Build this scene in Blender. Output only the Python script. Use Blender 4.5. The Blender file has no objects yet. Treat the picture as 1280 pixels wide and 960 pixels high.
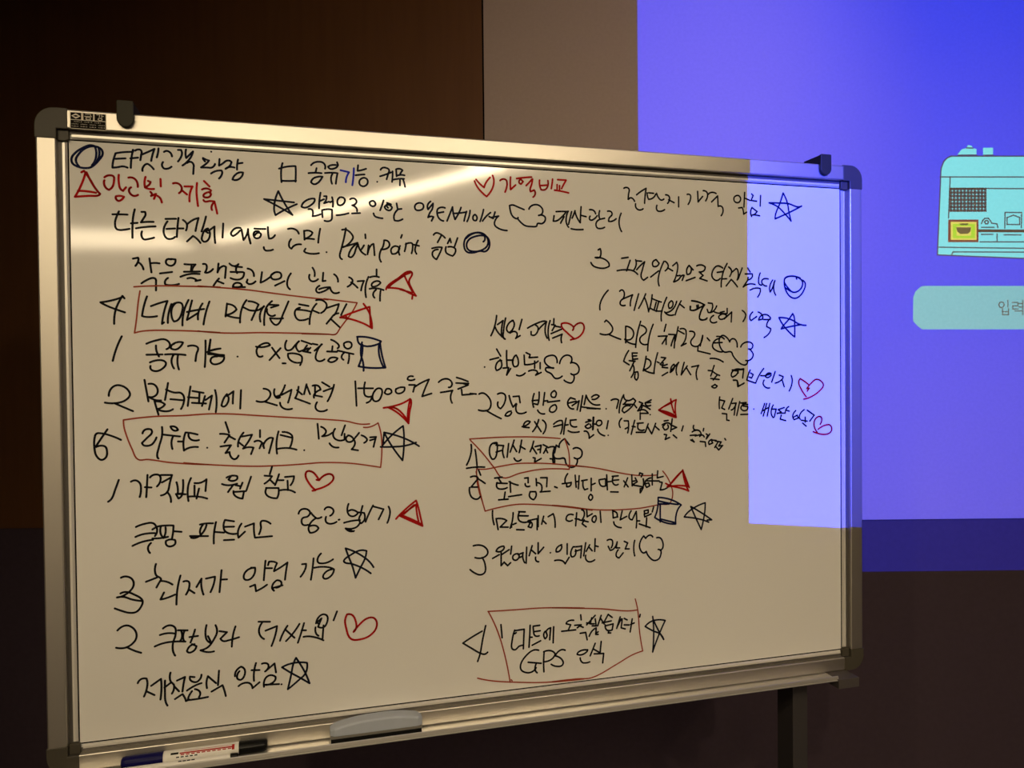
import bpy, bmesh, math
from mathutils import Vector, Matrix

sc = bpy.context.scene
COL = sc.collection

# ------------------------------------------------------------------ camera, world, light, exposure
CAM_ROT = [[0.9999497, 0.0100272, -0.0], [-0.0001537, 0.0153302, -0.9998825], [-0.0100261, 0.9998322, 0.015331]]
cam_d = bpy.data.cameras.new('camera')
cam_d.sensor_width = 36.0
cam_d.sensor_fit = 'HORIZONTAL'
cam_d.lens = 36.0 * 961.0 / 1280.0
cam_d.clip_start = 0.02
cam = bpy.data.objects.new('camera', cam_d)
cam.matrix_world = Matrix.Translation((0, 0, 1.5)) @ Matrix(CAM_ROT).to_4x4()
COL.objects.link(cam)
sc.camera = cam

world = bpy.data.worlds.new('world')
sc.world = world
world.use_nodes = True
world.node_tree.nodes['Background'].inputs['Color'].default_value = (1.0, 0.75, 0.5, 1)
world.node_tree.nodes['Background'].inputs['Strength'].default_value = 0.0

vs = sc.view_settings
vs.view_transform = 'Standard'
vs.look = 'None'
vs.exposure = 0.0
vs.gamma = 1.0
vs.use_curve_mapping = False

WARM = (1.0, 0.80, 0.49)
SPOT_POWER = 70.0
WASH_POWER = 27.0
PROJECTOR_POWER = 1600.0
STRIP_STRENGTH = 47.0
PANEL_STRENGTH = 19.0
LENS = Vector((0.94, -0.85, 2.22))       # optical centre of the ceiling projector
WALL_Y = 2.70                            # face of the wall behind the board
CEIL_Z = 3.00

# ------------------------------------------------------------------ helpers
def mat(name, color, rough=0.6, metal=0.0, spec=0.5, coat=0.0, coat_rough=0.05, emit=None, strength=0.0, noise=None, bump=None):
    m = bpy.data.materials.new(name)
    m.use_nodes = True
    nt = m.node_tree
    b = nt.nodes['Principled BSDF']
    b.inputs['Base Color'].default_value = (*color, 1)
    b.inputs['Roughness'].default_value = rough
    b.inputs['Metallic'].default_value = metal
    b.inputs['Specular IOR Level'].default_value = spec
    b.inputs['Coat Weight'].default_value = coat
    b.inputs['Coat Roughness'].default_value = coat_rough
    if emit:
        b.inputs['Emission Color'].default_value = (*emit, 1)
        b.inputs['Emission Strength'].default_value = strength
    if noise:
        scale, amount, stretch = noise
        tc = nt.nodes.new('ShaderNodeTexCoord')
        mp = nt.nodes.new('ShaderNodeMapping')
        mp.inputs['Scale'].default_value = stretch
        nz = nt.nodes.new('ShaderNodeTexNoise')
        nz.inputs['Scale'].default_value = scale
        nz.inputs['Detail'].default_value = 5
        rm = nt.nodes.new('ShaderNodeValToRGB')
        rm.color_ramp.elements[0].position = 0.3
        rm.color_ramp.elements[1].position = 0.7
        rm.color_ramp.elements[0].color = (*[c * (1 - amount) for c in color], 1)
        rm.color_ramp.elements[1].color = (*[min(1, c * (1 + amount)) for c in color], 1)
        nt.links.new(tc.outputs['Object'], mp.inputs['Vector'])
        nt.links.new(mp.outputs['Vector'], nz.inputs['Vector'])
        nt.links.new(nz.outputs['Fac'], rm.inputs['Fac'])
        nt.links.new(rm.outputs['Color'], b.inputs['Base Color'])
        if bump:
            bp = nt.nodes.new('ShaderNodeBump')
            bp.inputs['Strength'].default_value = bump
            bp.inputs['Distance'].default_value = 0.001
            nt.links.new(nz.outputs['Fac'], bp.inputs['Height'])
            nt.links.new(bp.outputs['Normal'], b.inputs['Normal'])
    return m

def filter_mat(name, color):
    m = bpy.data.materials.new(name)
    m.use_nodes = True
    nt = m.node_tree
    nt.nodes.clear()
    t = nt.nodes.new('ShaderNodeBsdfTransparent')
    t.inputs['Color'].default_value = (*color, 1)
    o = nt.nodes.new('ShaderNodeOutputMaterial')
    nt.links.new(t.outputs[0], o.inputs['Surface'])
    return m

def link(name, bm, m, parent=None, smooth=False, bevel=0.0, seg=2):
    bmesh.ops.recalc_face_normals(bm, faces=bm.faces)
    me = bpy.data.meshes.new(name)
    bm.to_mesh(me)
    bm.free()
    me.materials.append(m)
    o = bpy.data.objects.new(name, me)
    COL.objects.link(o)
    if parent:
        o.parent = parent
    if smooth:
        for p in me.polygons:
            p.use_smooth = True
    if bevel:
        md = o.modifiers.new('bevel', 'BEVEL')
        md.width = bevel
        md.segments = seg
        md.limit_method = 'ANGLE'
        md.angle_limit = math.radians(40)
    return o

def thing(name, label, cat, loc=(0, 0, 0), rotz=0.0, group=None):
    o = bpy.data.objects.new(name, None)
    o.empty_display_size = 0.05
    COL.objects.link(o)
    o.location = loc
    o.rotation_euler = (0, 0, rotz)
    o['label'] = label
    o['category'] = cat
    if group:
        o['group'] = group
    return o

def structure(name, bm, m, **k):
    o = link(name, bm, m, **k)
    o['kind'] = 'structure'
    return o

def box(bm, x0, x1, y0, y1, z0, z1):
    v = [bm.verts.new(p) for p in ((x0, y0, z0), (x1, y0, z0), (x1, y1, z0), (x0, y1, z0), (x0, y0, z1), (x1, y0, z1), (x1, y1, z1), (x0, y1, z1))]
    for f in ((0, 3, 2, 1), (4, 5, 6, 7), (0, 1, 5, 4), (1, 2, 6, 5), (2, 3, 7, 6), (3, 0, 4, 7)):
        bm.faces.new([v[i] for i in f])
    return v

def one_box(*a):
    bm = bmesh.new()
    box(bm, *a)
    return bm

def prism(bm, outline, fn0, fn1):
    """outline: 2-D points; fn0 / fn1 map them to the two end faces."""
    a = [bm.verts.new(fn0(*p)) for p in outline]
    b = [bm.verts.new(fn1(*p)) for p in outline]
    n = len(outline)
    bm.faces.new(a[::-1])
    bm.faces.new(b)
    for i in range(n):
        j = (i + 1) % n
        bm.faces.new((a[i], a[j], b[j], b[i]))

def tube(bm, p0, p1, r0, r1=None, seg=20, caps=True):
    r1 = r0 if r1 is None else r1
    p0, p1 = Vector(p0), Vector(p1)
    d = (p1 - p0).normalized()
    s = d.orthogonal().normalized()
    t = d.cross(s)
    ra, rb = [], []
    for i in range(seg):
        a = 2 * math.pi * i / seg
        w = s * math.cos(a) + t * math.sin(a)
        ra.append(bm.verts.new(p0 + w * r0))
        rb.append(bm.verts.new(p1 + w * r1))
    for i in range(seg):
        j = (i + 1) % seg
        bm.faces.new((ra[i], ra[j], rb[j], rb[i]))
    if caps:
        bm.faces.new(ra[::-1])
        bm.faces.new(rb)

def lathe(bm, p0, axis, profile, seg=24):
    """profile: (distance along the axis, radius)"""
    p0 = Vector(p0)
    d = Vector(axis).normalized()
    s = d.orthogonal().normalized()
    t = d.cross(s)
    rings = []
    for a, r in profile:
        rings.append([bm.verts.new(p0 + d * a + (s * math.cos(2 * math.pi * i / seg) + t * math.sin(2 * math.pi * i / seg)) * r) for i in range(seg)])
    for k in range(len(rings) - 1):
        for i in range(seg):
            j = (i + 1) % seg
            bm.faces.new((rings[k][i], rings[k][j], rings[k + 1][j], rings[k + 1][i]))
    bm.faces.new(rings[0][::-1])
    bm.faces.new(rings[-1])

def parse(s):
    r = []
    for st in s.split('/'):
        pts = [tuple(float(v) * 0.001 for v in p.split(',')) for p in st.split()]
        if pts:
            r.append(pts)
    return r

def smooth_line(pts, steps=5):
    """rounded pen path through the points; sharp turns stay sharp"""
    if len(pts) < 3:
        return pts
    P = [Vector(p) for p in pts]
    n = len(P)
    closed = (P[0] - P[-1]).length < 1e-5
    def tangent(i):
        if i == 0 or i == n - 1:
            if closed:
                a, b = P[1] - P[0], P[-1] - P[-2]
            else:
                return None
        else:
            a, b = P[i + 1] - P[i], P[i] - P[i - 1]
        if a.length < 1e-7 or b.length < 1e-7 or a.angle(b) > math.radians(75):
            return None
        w = (a.normalized() + b.normalized())
        return w.normalized() if w.length > 1e-6 else None
    T = [tangent(i) for i in range(n)]
    out = [P[0]]
    for i in range(n - 1):
        a, b = P[i], P[i + 1]
        L = (b - a).length
        if L < 1e-6:
            continue
        ta = T[i] if T[i] is not None else None
        tb = T[i + 1] if T[i + 1] is not None else None
        ch = (b - a).normalized()
        if ta is None and tb is None:
            out.append(b)
            continue
        if ta is None:
            ta = (2 * ch - tb).normalized()
        if tb is None:
            tb = (2 * ch - ta).normalized()
        for k in range(1, steps + 1):
            t = k / steps
            h00 = 2 * t**3 - 3 * t**2 + 1
            h10 = t**3 - 2 * t**2 + t
            h01 = -2 * t**3 + 3 * t**2
            h11 = t**3 - t**2
            out.append(a * h00 + ta * (L * h10) + b * h01 + tb * (L * h11))
    return [tuple(p) for p in out]

def ribbon(bm, pts, width, to3d, seg=10):
    """flat pen stroke of the given width with round ends and joints"""
    P = [Vector(p) for p in pts]
    r = width / 2
    for a, b in zip(P, P[1:]):
        d = b - a
        if d.length < 1e-7:
            continue
        nrm = Vector((-d.y, d.x)).normalized() * r
        bm.faces.new([bm.verts.new(to3d(q.x, q.y)) for q in (a - nrm, b - nrm, b + nrm, a + nrm)])
    for i, p in enumerate(P):
        if 0 < i < len(P) - 1:
            a, b = P[i] - P[i - 1], P[i + 1] - P[i]
            if a.length > 1e-7 and b.length > 1e-7 and a.angle(b) < math.radians(6):
                continue
        bm.faces.new([bm.verts.new(to3d(p.x + r * math.cos(2 * math.pi * k / seg), p.y + r * math.sin(2 * math.pi * k / seg))) for k in range(seg)])

NOTES = [
('handwritten_note', 'ink_dark', '81.7,1129.2 93.1,1131.9 112.4,1134.1/81.5,1118.7 99.0,1120.7/81.7,1128.3 77.1,1112.7 76.0,1101.6 83.9,1102.6 94.4,1105.1 102.3,1103.1/112.5,1137.9 109.6,1122.4 108.1,1103.1/107.8,1121.3 121.1,1123.5/116.0,1136.6 124.9,1139.1 127.5,1136.0 126.5,1127.3 125.1,1118.9/126.5,1129.2 137.2,1134.7 150.7,1142.3 146.9,1130.5 144.4,1118.7/157.9,1143.7 156.8,1135.0 154.5,1126.1/128.6,1098.5 129.6,1105.3 136.9,1112.5 142.2,1109.9 148.6,1102.9/167.6,1137.6 173.1,1139.9 179.3,1136.4 181.9,1129.8/165.5,1117.7 163.6,1111.2 167.1,1105.6 173.4,1105.4 180.7,1109.7/193.0,1143.1 198.4,1143.5 200.1,1136.8 197.3,1127.8 192.6,1120.7/207.5,1145.0 206.5,1136.2 207.6,1128.4 220.3,1142.0 216.4,1131.0 209.0,1120.7 200.7,1113.4/208.9,1118.8 216.3,1121.2 220.8,1116.5 220.7,1107.7 220.0,1097.9/238.4,1130.4 245.8,1126.9 249.4,1126.1 245.7,1121.0 241.0,1116.8 234.5,1111.5 245.5,1112.1 254.8,1112.7 260.5,1119.9/238.4,1128.4 242.0,1123.7/269.0,1130.3 267.9,1117.4 273.5,1120.7 279.2,1126.0/252.8,1100.7 262.1,1106.2 272.4,1107.8 273.6,1102.9 267.5,1091.7/253.8,1143.7/279.2,1126.0 286.7,1128.4 291.3,1125.7 288.4,1118.6 279.9,1111.6 286.5,1115.5 296.8,1115.1/303.6,1131.4 302.0,1122.4 301.5,1111.4/302.6,1123.4 312.0,1125.4/292.7,1091.1 296.6,1099.3 305.2,1105.7 312.7,1106.1 310.7,1099.1 303.1,1091.7 295.5,1090.3'),
('circle_mark', 'ink_navy', '46.4,1140.2 37.9,1141.6 25.8,1136.0 13.7,1126.8 5.9,1115.0 7.4,1105.6 16.7,1099.6 26.9,1097.9 37.1,1099.3 45.8,1106.1 52.9,1115.0 59.1,1124.9 58.4,1133.4 52.4,1138.7 44.7,1140.1 36.1,1138.6 25.7,1132.3 18.8,1124.3 13.5,1114.5 14.2,1107.0 18.4,1100.6/46.4,1139.3 48.3,1131.8 48.2,1122.3 46.0,1112.7 40.7,1103.9/52.4,1137.8 54.0,1130.3 53.0,1120.7 48.5,1110.0'),
('triangle_mark', 'ink_red', '22.4,1089.5 26.8,1092.6 36.8,1077.1 45.1,1061.4 53.5,1050.4 50.9,1047.4 34.5,1045.7 10.6,1042.6 17.6,1056.2 24.7,1073.6 29.3,1089.0/31.0,1090.0 41.8,1066.9 51.8,1052.2/15.9,1054.2 31.3,1054.1 46.7,1052.0'),
('handwritten_note', 'ink_red', '61.8,1082.3 69.7,1086.5 77.5,1085.0 78.2,1076.5 75.4,1064.9 69.3,1058.8 63.3,1063.3 60.8,1073.6 61.7,1076.6/86.8,1088.4 86.6,1073.1 89.3,1061.8 93.7,1058.2 99.0,1065.2/81.2,1047.0 88.2,1048.3 95.2,1046.8 91.6,1041.8 85.5,1038.6 81.2,1042.2 81.2,1047.0/103.7,1084.0 111.6,1084.1 117.7,1078.6 119.8,1067.2/107.8,1065.6 104.2,1060.6 106.7,1053.1 112.8,1049.5 119.9,1051.8/133.8,1087.2 131.8,1075.5 132.6,1067.9 139.8,1072.1 142.5,1078.1 138.1,1079.7/132.6,1066.9 139.7,1064.4 148.6,1064.8/142.2,1058.7 144.8,1053.0 143.0,1051.0 152.0,1055.3 148.3,1045.5/154.6,1051.6 159.0,1047.9 162.1,1039.3/160.5,1084.8 160.8,1070.3/182.9,1077.3 192.0,1077.8 198.2,1071.3 198.1,1064.5 193.5,1059.0/198.1,1065.4 208.0,1057.1/203.7,1072.6 218.3,1073.3 213.5,1060.4 212.4,1043.7/226.7,1080.6 225.5,1062.9 226.5,1047.3 227.8,1035.5/239.6,1085.2 249.6,1075.0/235.7,1068.3 244.9,1070.8 252.3,1067.2/251.3,1064.2 244.8,1062.9 238.3,1057.7 239.1,1053.8 248.4,1054.2 252.2,1060.3 248.5,1064.1/238.1,1047.8 240.8,1045.0 250.1,1046.4 258.4,1045.8/257.5,1044.8 252.7,1034.7 253.5,1028.8/258.4,1044.8 261.0,1033.1 263.1,1022.3'),
('square_mark', 'ink_dark', '388.7,1129.6 386.6,1121.4 385.5,1107.3 386.2,1091.2/381.7,1118.1 397.3,1123.1 414.0,1125.1 414.3,1110.9 413.5,1093.7/386.3,1094.2 398.9,1094.3 414.5,1095.8'),
('handwritten_note', 'ink_dark', '444.5,1128.9 450.5,1134.4 460.5,1137.0 468.4,1135.5 472.3,1130.6 472.2,1123.4/455.3,1123.5 453.2,1114.2/439.3,1112.4 452.2,1114.1 465.1,1113.8/467.0,1106.8 458.1,1106.3 448.1,1101.7 444.0,1094.3 449.9,1090.5 457.9,1094.0 464.0,1101.5 467.0,1106.8/496.5,1138.2 498.4,1132.2/494.4,1132.3 484.3,1131.3 478.3,1127.9 482.2,1124.0 492.3,1125.6 497.4,1130.0/472.1,1114.6 486.1,1116.1 497.2,1115.7/487.1,1114.1 484.0,1105.7 485.8,1093.5/497.2,1115.7 495.0,1105.3 493.5,1093.9/539.0,1134.6 537.8,1123.1 545.0,1124.6 555.3,1128.3/533.6,1113.6 542.8,1115.2 552.0,1116.3/549.9,1109.3 557.0,1106.6 558.0,1098.4 550.7,1091.8 542.5,1094.4 541.6,1102.7 549.9,1109.3/578.0,1102.6/585.2,1128.0 589.4,1132.4 596.6,1132.8 602.8,1129.0 600.6,1119.5 597.4,1108.8/584.0,1114.4 596.5,1119.2 607.0,1124.0/610.1,1126.3 610.0,1115.8 608.8,1104.2/617.5,1130.9 618.4,1116.3/617.5,1130.9 625.9,1132.4 631.1,1129.6 627.9,1125.2 625.8,1120.9/618.4,1117.3 627.8,1120.0 635.2,1119.3/609.9,1108.5 621.4,1111.2 634.1,1111.9/625.6,1108.3 625.1,1097.8/631.9,1110.7 634.0,1104.5 636.0,1095.2'),
('handwritten_note', 'ink_blue_glint', '503.3,1122.2 512.4,1120.6 520.5,1119.0 515.3,1108.4 513.7,1098.1/530.3,1127.9 529.5,1113.4 526.8,1092.6'),
('star_mark', 'ink_dark', '373.7,1024.1 371.0,1038.1 379.8,1072.7 392.4,1047.1 406.7,1025.9 388.4,1036.8 352.0,1055.3 378.9,1053.5 410.0,1051.4/373.7,1024.1 392.2,1036.0 415.4,1048.2'),
('handwritten_note', 'ink_dark', '450.5,1061.0 439.6,1059.5 427.6,1050.8 424.6,1043.5 431.5,1041.8 441.4,1046.3 450.4,1055.9 450.5,1061.0/462.6,1073.9 460.4,1060.5 459.2,1042.0/460.4,1056.4 469.4,1060.9/438.3,1039.1 445.2,1038.3 447.1,1031.3 446.1,1025.1 453.0,1026.4 462.0,1029.9/469.5,1067.0 474.5,1067.3 473.4,1059.1 469.3,1052.7 479.3,1056.3/485.5,1065.8 487.3,1055.6 486.8,1046.4/481.3,1055.3 486.4,1057.6/465.1,1036.2 465.9,1023.9/465.1,1038.2 477.1,1040.8 485.1,1040.1 485.0,1030.9 482.8,1018.5 469.8,1016.9/501.6,1066.6 496.4,1060.2 497.3,1050.9 503.4,1050.2 510.5,1056.7 510.6,1063.9 503.6,1066.7/494.0,1029.2 505.1,1030.7 518.3,1034.4/521.8,1063.4 529.9,1065.5 535.0,1059.9 531.8,1053.6 525.7,1051.2 534.8,1045.4 535.7,1039.3/525.5,1034.3 541.8,1035.8/567.8,1062.5 561.6,1059.1 563.6,1053.0 569.7,1051.2 573.9,1055.5 570.9,1061.6 567.8,1062.5/590.6,1064.6 587.3,1054.1 583.1,1043.4/569.5,1036.6 572.6,1030.5 580.8,1027.7 588.0,1027.0/597.8,1059.8 606.1,1057.0/597.8,1056.6 592.5,1051.2 595.6,1046.1 603.9,1044.4 608.1,1050.8 601.9,1055.8 595.7,1054.4 599.8,1049.4/617.7,1059.6 619.6,1049.2/619.6,1047.2 628.0,1048.6/619.6,1046.1 612.1,1034.2 613.0,1023.8 620.4,1023.0 629.9,1027.0/665.2,1062.9 656.7,1057.2 657.6,1048.8 665.1,1047.1 673.6,1051.7 673.7,1060.1 665.2,1062.9/689.9,1067.3 683.3,1058.5 684.3,1050.0 695.2,1063.3 692.9,1050.4 688.5,1043.9 684.1,1033.1 690.6,1035.5 695.9,1034.6 691.5,1025.9/721.0,1054.9 711.3,1055.5 704.7,1051.0 704.6,1038.2 709.9,1029.9 717.4,1027.0/705.7,1043.5 717.7,1046.2/737.3,1057.8 731.7,1043.6 725.0,1027.3/737.3,1056.7 739.3,1041.8 742.5,1031.2 751.4,1046.6 755.9,1057.5/738.3,1043.9 753.6,1045.6 767.9,1048.4/767.9,1049.5 764.5,1038.6 762.2,1028.8/775.7,1052.0 773.3,1039.0 768.8,1028.0/786.6,1043.8 782.2,1039.3 783.2,1031.8 788.7,1031.0 791.0,1037.5 786.6,1043.8/805.6,1055.5 802.2,1042.3 797.6,1029.2/803.1,1030.5 811.0,1040.5 821.2,1049.6/817.8,1040.8 826.7,1036.9 831.3,1051.2/822.2,1038.8 839.1,1042.8 831.1,1032.7 829.9,1024.0 835.5,1017.7 858.0,1012.0'),
('cloud_mark', 'ink_dark', '897.2,1059.5 883.5,1064.4 872.2,1068.3 864.2,1066.8 865.3,1058.1 868.6,1047.3 874.2,1041.0 882.1,1039.2 883.3,1041.4/882.1,1039.2 890.1,1030.7 899.2,1024.5 915.3,1022.9 925.7,1024.4 928.0,1030.1 938.5,1030.5 945.5,1037.4 945.6,1045.1 938.7,1049.2 930.5,1048.2 938.7,1052.6 940.0,1061.5 934.2,1068.9 925.0,1071.8 913.4,1068.0 908.3,1061.1'),
('heart_mark', 'ink_red', '786.3,1116.0 791.7,1104.4 800.5,1094.1 812.6,1083.9 820.6,1093.0 827.4,1106.3 829.4,1119.4 826.6,1130.1/789.7,1119.4 798.4,1110.2 807.3,1103.1 811.8,1114.1 820.9,1125.5'),
('handwritten_note', 'ink_red', '843.3,1120.2 850.1,1123.8 856.9,1122.0 859.1,1114.5 857.8,1105.7 854.3,1095.7/867.1,1129.1 866.3,1114.9 866.9,1101.8 878.3,1112.3/880.8,1126.6 897.9,1129.7 915.2,1131.8/888.7,1124.8 886.4,1118.2 890.9,1115.1 895.6,1120.8 891.0,1125.0/916.3,1127.5 909.3,1119.4 902.4,1112.4/917.5,1127.5 915.0,1115.3 911.5,1104.1 912.6,1099.8 920.7,1103.5 923.4,1098.1 921.7,1091.5 918.2,1088.0/933.6,1126.2 933.5,1116.3 936.9,1105.4 946.2,1105.9 952.1,1112.9 952.9,1126.2/935.8,1114.2 951.0,1116.1/963.9,1130.1 962.7,1120.1 960.7,1108.9/975.7,1129.6 995.7,1129.6 990.9,1121.6 984.9,1110.1/974.4,1118.5 974.3,1108.5/980.2,1116.6 980.2,1107.7/968.4,1106.0 983.7,1104.5 1001.3,1101.6'),
('handwritten_note', 'ink_black', '74.6,1012.3 87.7,1012.9 100.8,1012.9/86.0,1018.5 81.5,1007.8 78.7,996.2 81.1,984.8 87.2,982.8 95.1,983.8 103.9,985.7/113.8,1023.6 110.4,1007.1 109.3,991.7 108.9,968.6/106.7,996.4 118.2,997.8/125.6,1019.3 131.8,1019.6 132.6,1013.8 129.0,1006.9 124.4,999.0 135.1,1000.4 146.7,1000.9/115.4,987.1 129.6,990.1 150.1,992.3/125.9,981.7 124.9,973.0 129.2,966.4 136.3,967.2 147.1,970.3/168.3,1007.6 187.3,1008.7/171.8,1002.8 165.3,990.0 165.1,978.3 170.4,969.7 177.6,969.0 184.9,973.1/169.8,988.2 185.2,989.7/191.8,1010.5 189.7,992.8 188.2,973.3/189.7,989.9 200.6,990.3/199.9,1006.9 205.3,1002.2 207.1,997.4 205.1,986.6/207.1,998.4 218.2,1007.7 228.4,1012.0 225.4,1000.1 222.5,986.2/242.2,1015.5 238.3,1000.6 233.5,985.7/206.6,965.1 217.7,976.3 223.2,972.5 231.3,963.0/245.6,992.0 240.0,988.9 235.2,978.8 234.2,969.0 238.7,965.6 245.2,969.3 249.1,981.3 247.4,989.1 240.0,986.9 245.4,983.2/247.4,988.2 257.7,996.4 257.4,979.6 258.5,963.9/274.0,1003.0 272.3,975.2/306.4,995.3 297.9,995.0 291.2,989.8 288.3,982.7 292.0,978.9 298.6,983.1 305.4,990.3/308.2,992.4 310.0,981.5 311.7,971.6 318.5,983.8 320.6,993.9/320.6,993.9 321.3,981.9 324.9,965.0/323.1,975.0 324.9,966.0/332.9,995.3 343.4,995.1 354.0,995.5/341.4,989.7 333.8,989.4 330.9,983.3 334.6,976.4 342.2,977.7 345.2,984.8 340.5,987.6 333.7,982.4/358.5,999.3 359.0,985.3 360.4,976.3 366.2,977.5 372.1,983.7/350.2,958.8 352.4,952.9 360.1,952.1 367.8,954.4/397.5,997.2 407.3,998.2 415.1,994.4 418.5,988.4/403.1,976.7 399.1,968.5 399.9,960.4 403.8,957.5 410.8,964.8 422.6,966.8/428.9,994.9 429.6,976.6/428.8,993.9 438.7,995.3 445.6,991.5 442.6,986.2 430.6,978.7 438.5,979.0 448.4,978.3/461.0,1000.2 458.4,986.8 456.6,971.4/431.3,958.4 428.3,953.2 432.2,950.2 457.9,950.0/472.9,952.5/504.7,999.8 512.8,1001.1/512.5,1003.2 508.5,982.4 503.2,961.6 499.9,943.0 503.9,939.0/513.8,1000.1 522.9,993.2 526.9,985.1 522.7,976.7 514.4,968.2 506.3,963.8/507.3,964.8 522.6,969.5 535.9,974.0/535.9,973.0 526.6,965.5 519.3,953.9 517.2,945.5 522.2,943.6 528.4,950.0 532.7,962.5 536.9,971.0/536.9,971.0 542.8,956.6 552.0,949.6/549.1,969.3 543.9,960.8/551.9,992.2 552.4,983.9/558.4,969.6 556.1,950.8/557.2,955.0 563.5,969.7 568.7,973.0 569.6,963.7 570.5,949.1/590.6,980.0 588.4,968.5 582.0,955.7 580.8,943.2 583.8,935.9/584.1,962.1 596.6,964.5 601.9,971.0 598.9,979.3 590.6,981.1/611.3,969.2 605.0,962.7 606.9,953.3 615.3,954.6 622.8,965.4 617.6,969.4 611.3,969.2/623.9,970.6 620.7,961.1 622.6,951.7/628.4,993.9 625.8,987.5/636.6,976.3 635.5,967.9 633.3,959.4/635.6,974.2 645.1,977.7 649.3,976.7 650.3,966.2 648.0,955.6/650.4,974.7 664.2,971.9/662.2,983.5 656.7,970.6 655.5,962.1 658.6,954.8/695.5,996.3 700.9,1000.8 709.5,999.0 720.3,990.8/711.7,994.8 703.9,980.7/691.9,967.5 704.9,970.5 713.5,970.3/713.5,970.3 710.2,961.7 701.3,944.4 692.8,952.6 694.0,961.2 704.8,965.8/731.1,990.1 725.6,979.3/731.1,989.1 733.2,981.6/747.5,991.8 740.8,973.3/722.2,971.7 722.1,959.9 727.5,955.8 736.2,952.8 742.8,962.7 741.8,969.1 726.6,971.8'),
('handwritten_note', 'ink_black', '971.5,1058.4 985.6,1059.5 999.8,1059.7/966.7,1049.3 964.7,1037.1 973.6,1038.5 985.5,1047.9 993.8,1057.2/990.2,1048.1 981.8,1033.3/999.8,1060.8 994.9,1043.9 996.0,1032.8 1000.6,1025.1/1008.1,1060.0 1000.7,1031.8/1016.4,1062.6 1012.8,1053.5 1009.1,1045.6/1015.9,1061.5 1019.9,1049.4 1028.1,1036.3/1030.8,1072.2 1029.4,1054.2 1028.6,1036.3/1029.4,1053.1 1042.6,1050.3/1006.5,1022.0 1016.0,1020.6 1035.1,1021.3/1051.1,1066.4 1059.6,1065.7 1064.3,1061.4 1065.5,1058.0/1052.2,1051.9 1050.9,1045.1 1054.5,1043.0 1064.2,1047.9 1069.1,1053.7/1075.3,1065.2 1073.9,1051.6 1076.3,1046.1 1087.3,1048.8/1073.9,1044.9 1066.5,1036.7 1068.9,1026.6 1078.5,1025.2 1087.1,1028.5/1094.7,1065.0 1103.2,1064.2 1105.6,1058.7 1098.2,1049.3 1096.9,1042.4 1105.5,1042.8 1115.4,1048.9/1127.8,1061.9 1122.7,1044.6 1123.8,1031.0 1128.6,1020.3'),
('handwritten_note', 'ink_black', '1135.1,1119.1 1143.1,1121.1 1148.0,1117.5 1146.7,1107.1 1145.3,1094.5/1146.5,1094.6 1152.8,1098.3 1161.4,1090.8/1166.5,1105.8 1177.8,1114.4 1190.4,1121.9 1187.7,1104.6 1186.3,1087.4/1163.8,1085.2 1165.0,1076.1 1172.5,1071.4 1182.5,1074.6/1192.8,1111.7 1194.0,1102.6 1196.5,1097.0 1207.8,1101.0 1214.2,1109.4/1196.6,1111.9 1209.2,1111.4/1216.7,1111.8 1221.7,1101.7 1228.0,1096.9 1235.1,1099.6/1217.3,1084.2 1217.7,1072.7 1225.3,1070.7 1236.7,1075.2/1239.5,1109.5 1247.2,1107.6 1249.7,1101.9 1244.5,1090.1/1247.1,1098.3 1261.1,1092.5/1272.8,1106.5 1272.6,1083.3/1294.8,1113.4 1302.5,1112.6 1303.8,1105.7 1297.2,1090.2/1322.1,1121.8 1323.2,1097.3 1335.1,1110.7/1336.5,1124.2 1345.6,1121.8 1348.2,1114.9 1342.9,1100.6/1349.5,1116.1 1357.5,1121.2 1370.7,1119.5/1373.3,1112.6 1358.6,1099.0/1374.6,1113.9 1375.8,1089.2 1385.1,1089.6 1389.0,1080.3 1383.6,1067.6/1426.7,1117.6 1418.6,1112.5 1419.9,1103.0 1430.6,1101.2 1436.1,1109.8 1432.1,1116.7 1426.7,1117.6/1447.0,1125.8 1444.8,1091.1/1449.6,1111.6 1461.8,1107.4/1465.9,1123.1 1470.0,1119.8 1464.5,1107.6 1479.5,1106.6/1490.5,1120.8 1489.0,1095.5/1430.5,1088.1 1440.0,1089.7 1442.6,1083.9 1443.9,1073.9 1452.1,1079.1/1467.1,1091.0 1462.9,1080.0 1465.6,1069.4/1468.4,1089.8 1475.2,1085.3 1480.7,1082.0 1472.4,1074.5 1467.0,1073.0 1476.5,1073.4 1487.5,1072.0'),
('star_mark', 'ink_navy', '1513.7,1104.4 1538.7,1105.1 1566.5,1105.2 1594.6,1098.5 1604.5,1100.9 1572.0,1084.8 1530.1,1066.6 1531.6,1078.2 1542.8,1102.9 1552.7,1129.9 1563.8,1108.7 1569.2,1082.3 1574.7,1063.1 1558.0,1079.4 1538.6,1095.4 1516.5,1103.6'),
('circle_mark', 'ink_navy', '807.3,999.3 797.3,1004.3 784.0,1003.8 770.7,998.0 762.8,986.9 762.6,969.7 768.0,962.4 781.3,961.2 796.9,965.4 808.0,964.6 815.9,971.4 818.3,984.5 812.8,996.2 801.7,999.1 786.1,996.4 772.8,989.4 767.1,978.5 770.3,967.8 783.5,963.9 801.3,967.7 812.6,976.7 815.0,988.7 808.4,1000.4 795.1,1005.3 779.5,1001.5 766.2,991.3/807.2,997.1 807.8,990.6 804.2,985.7'),
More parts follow.
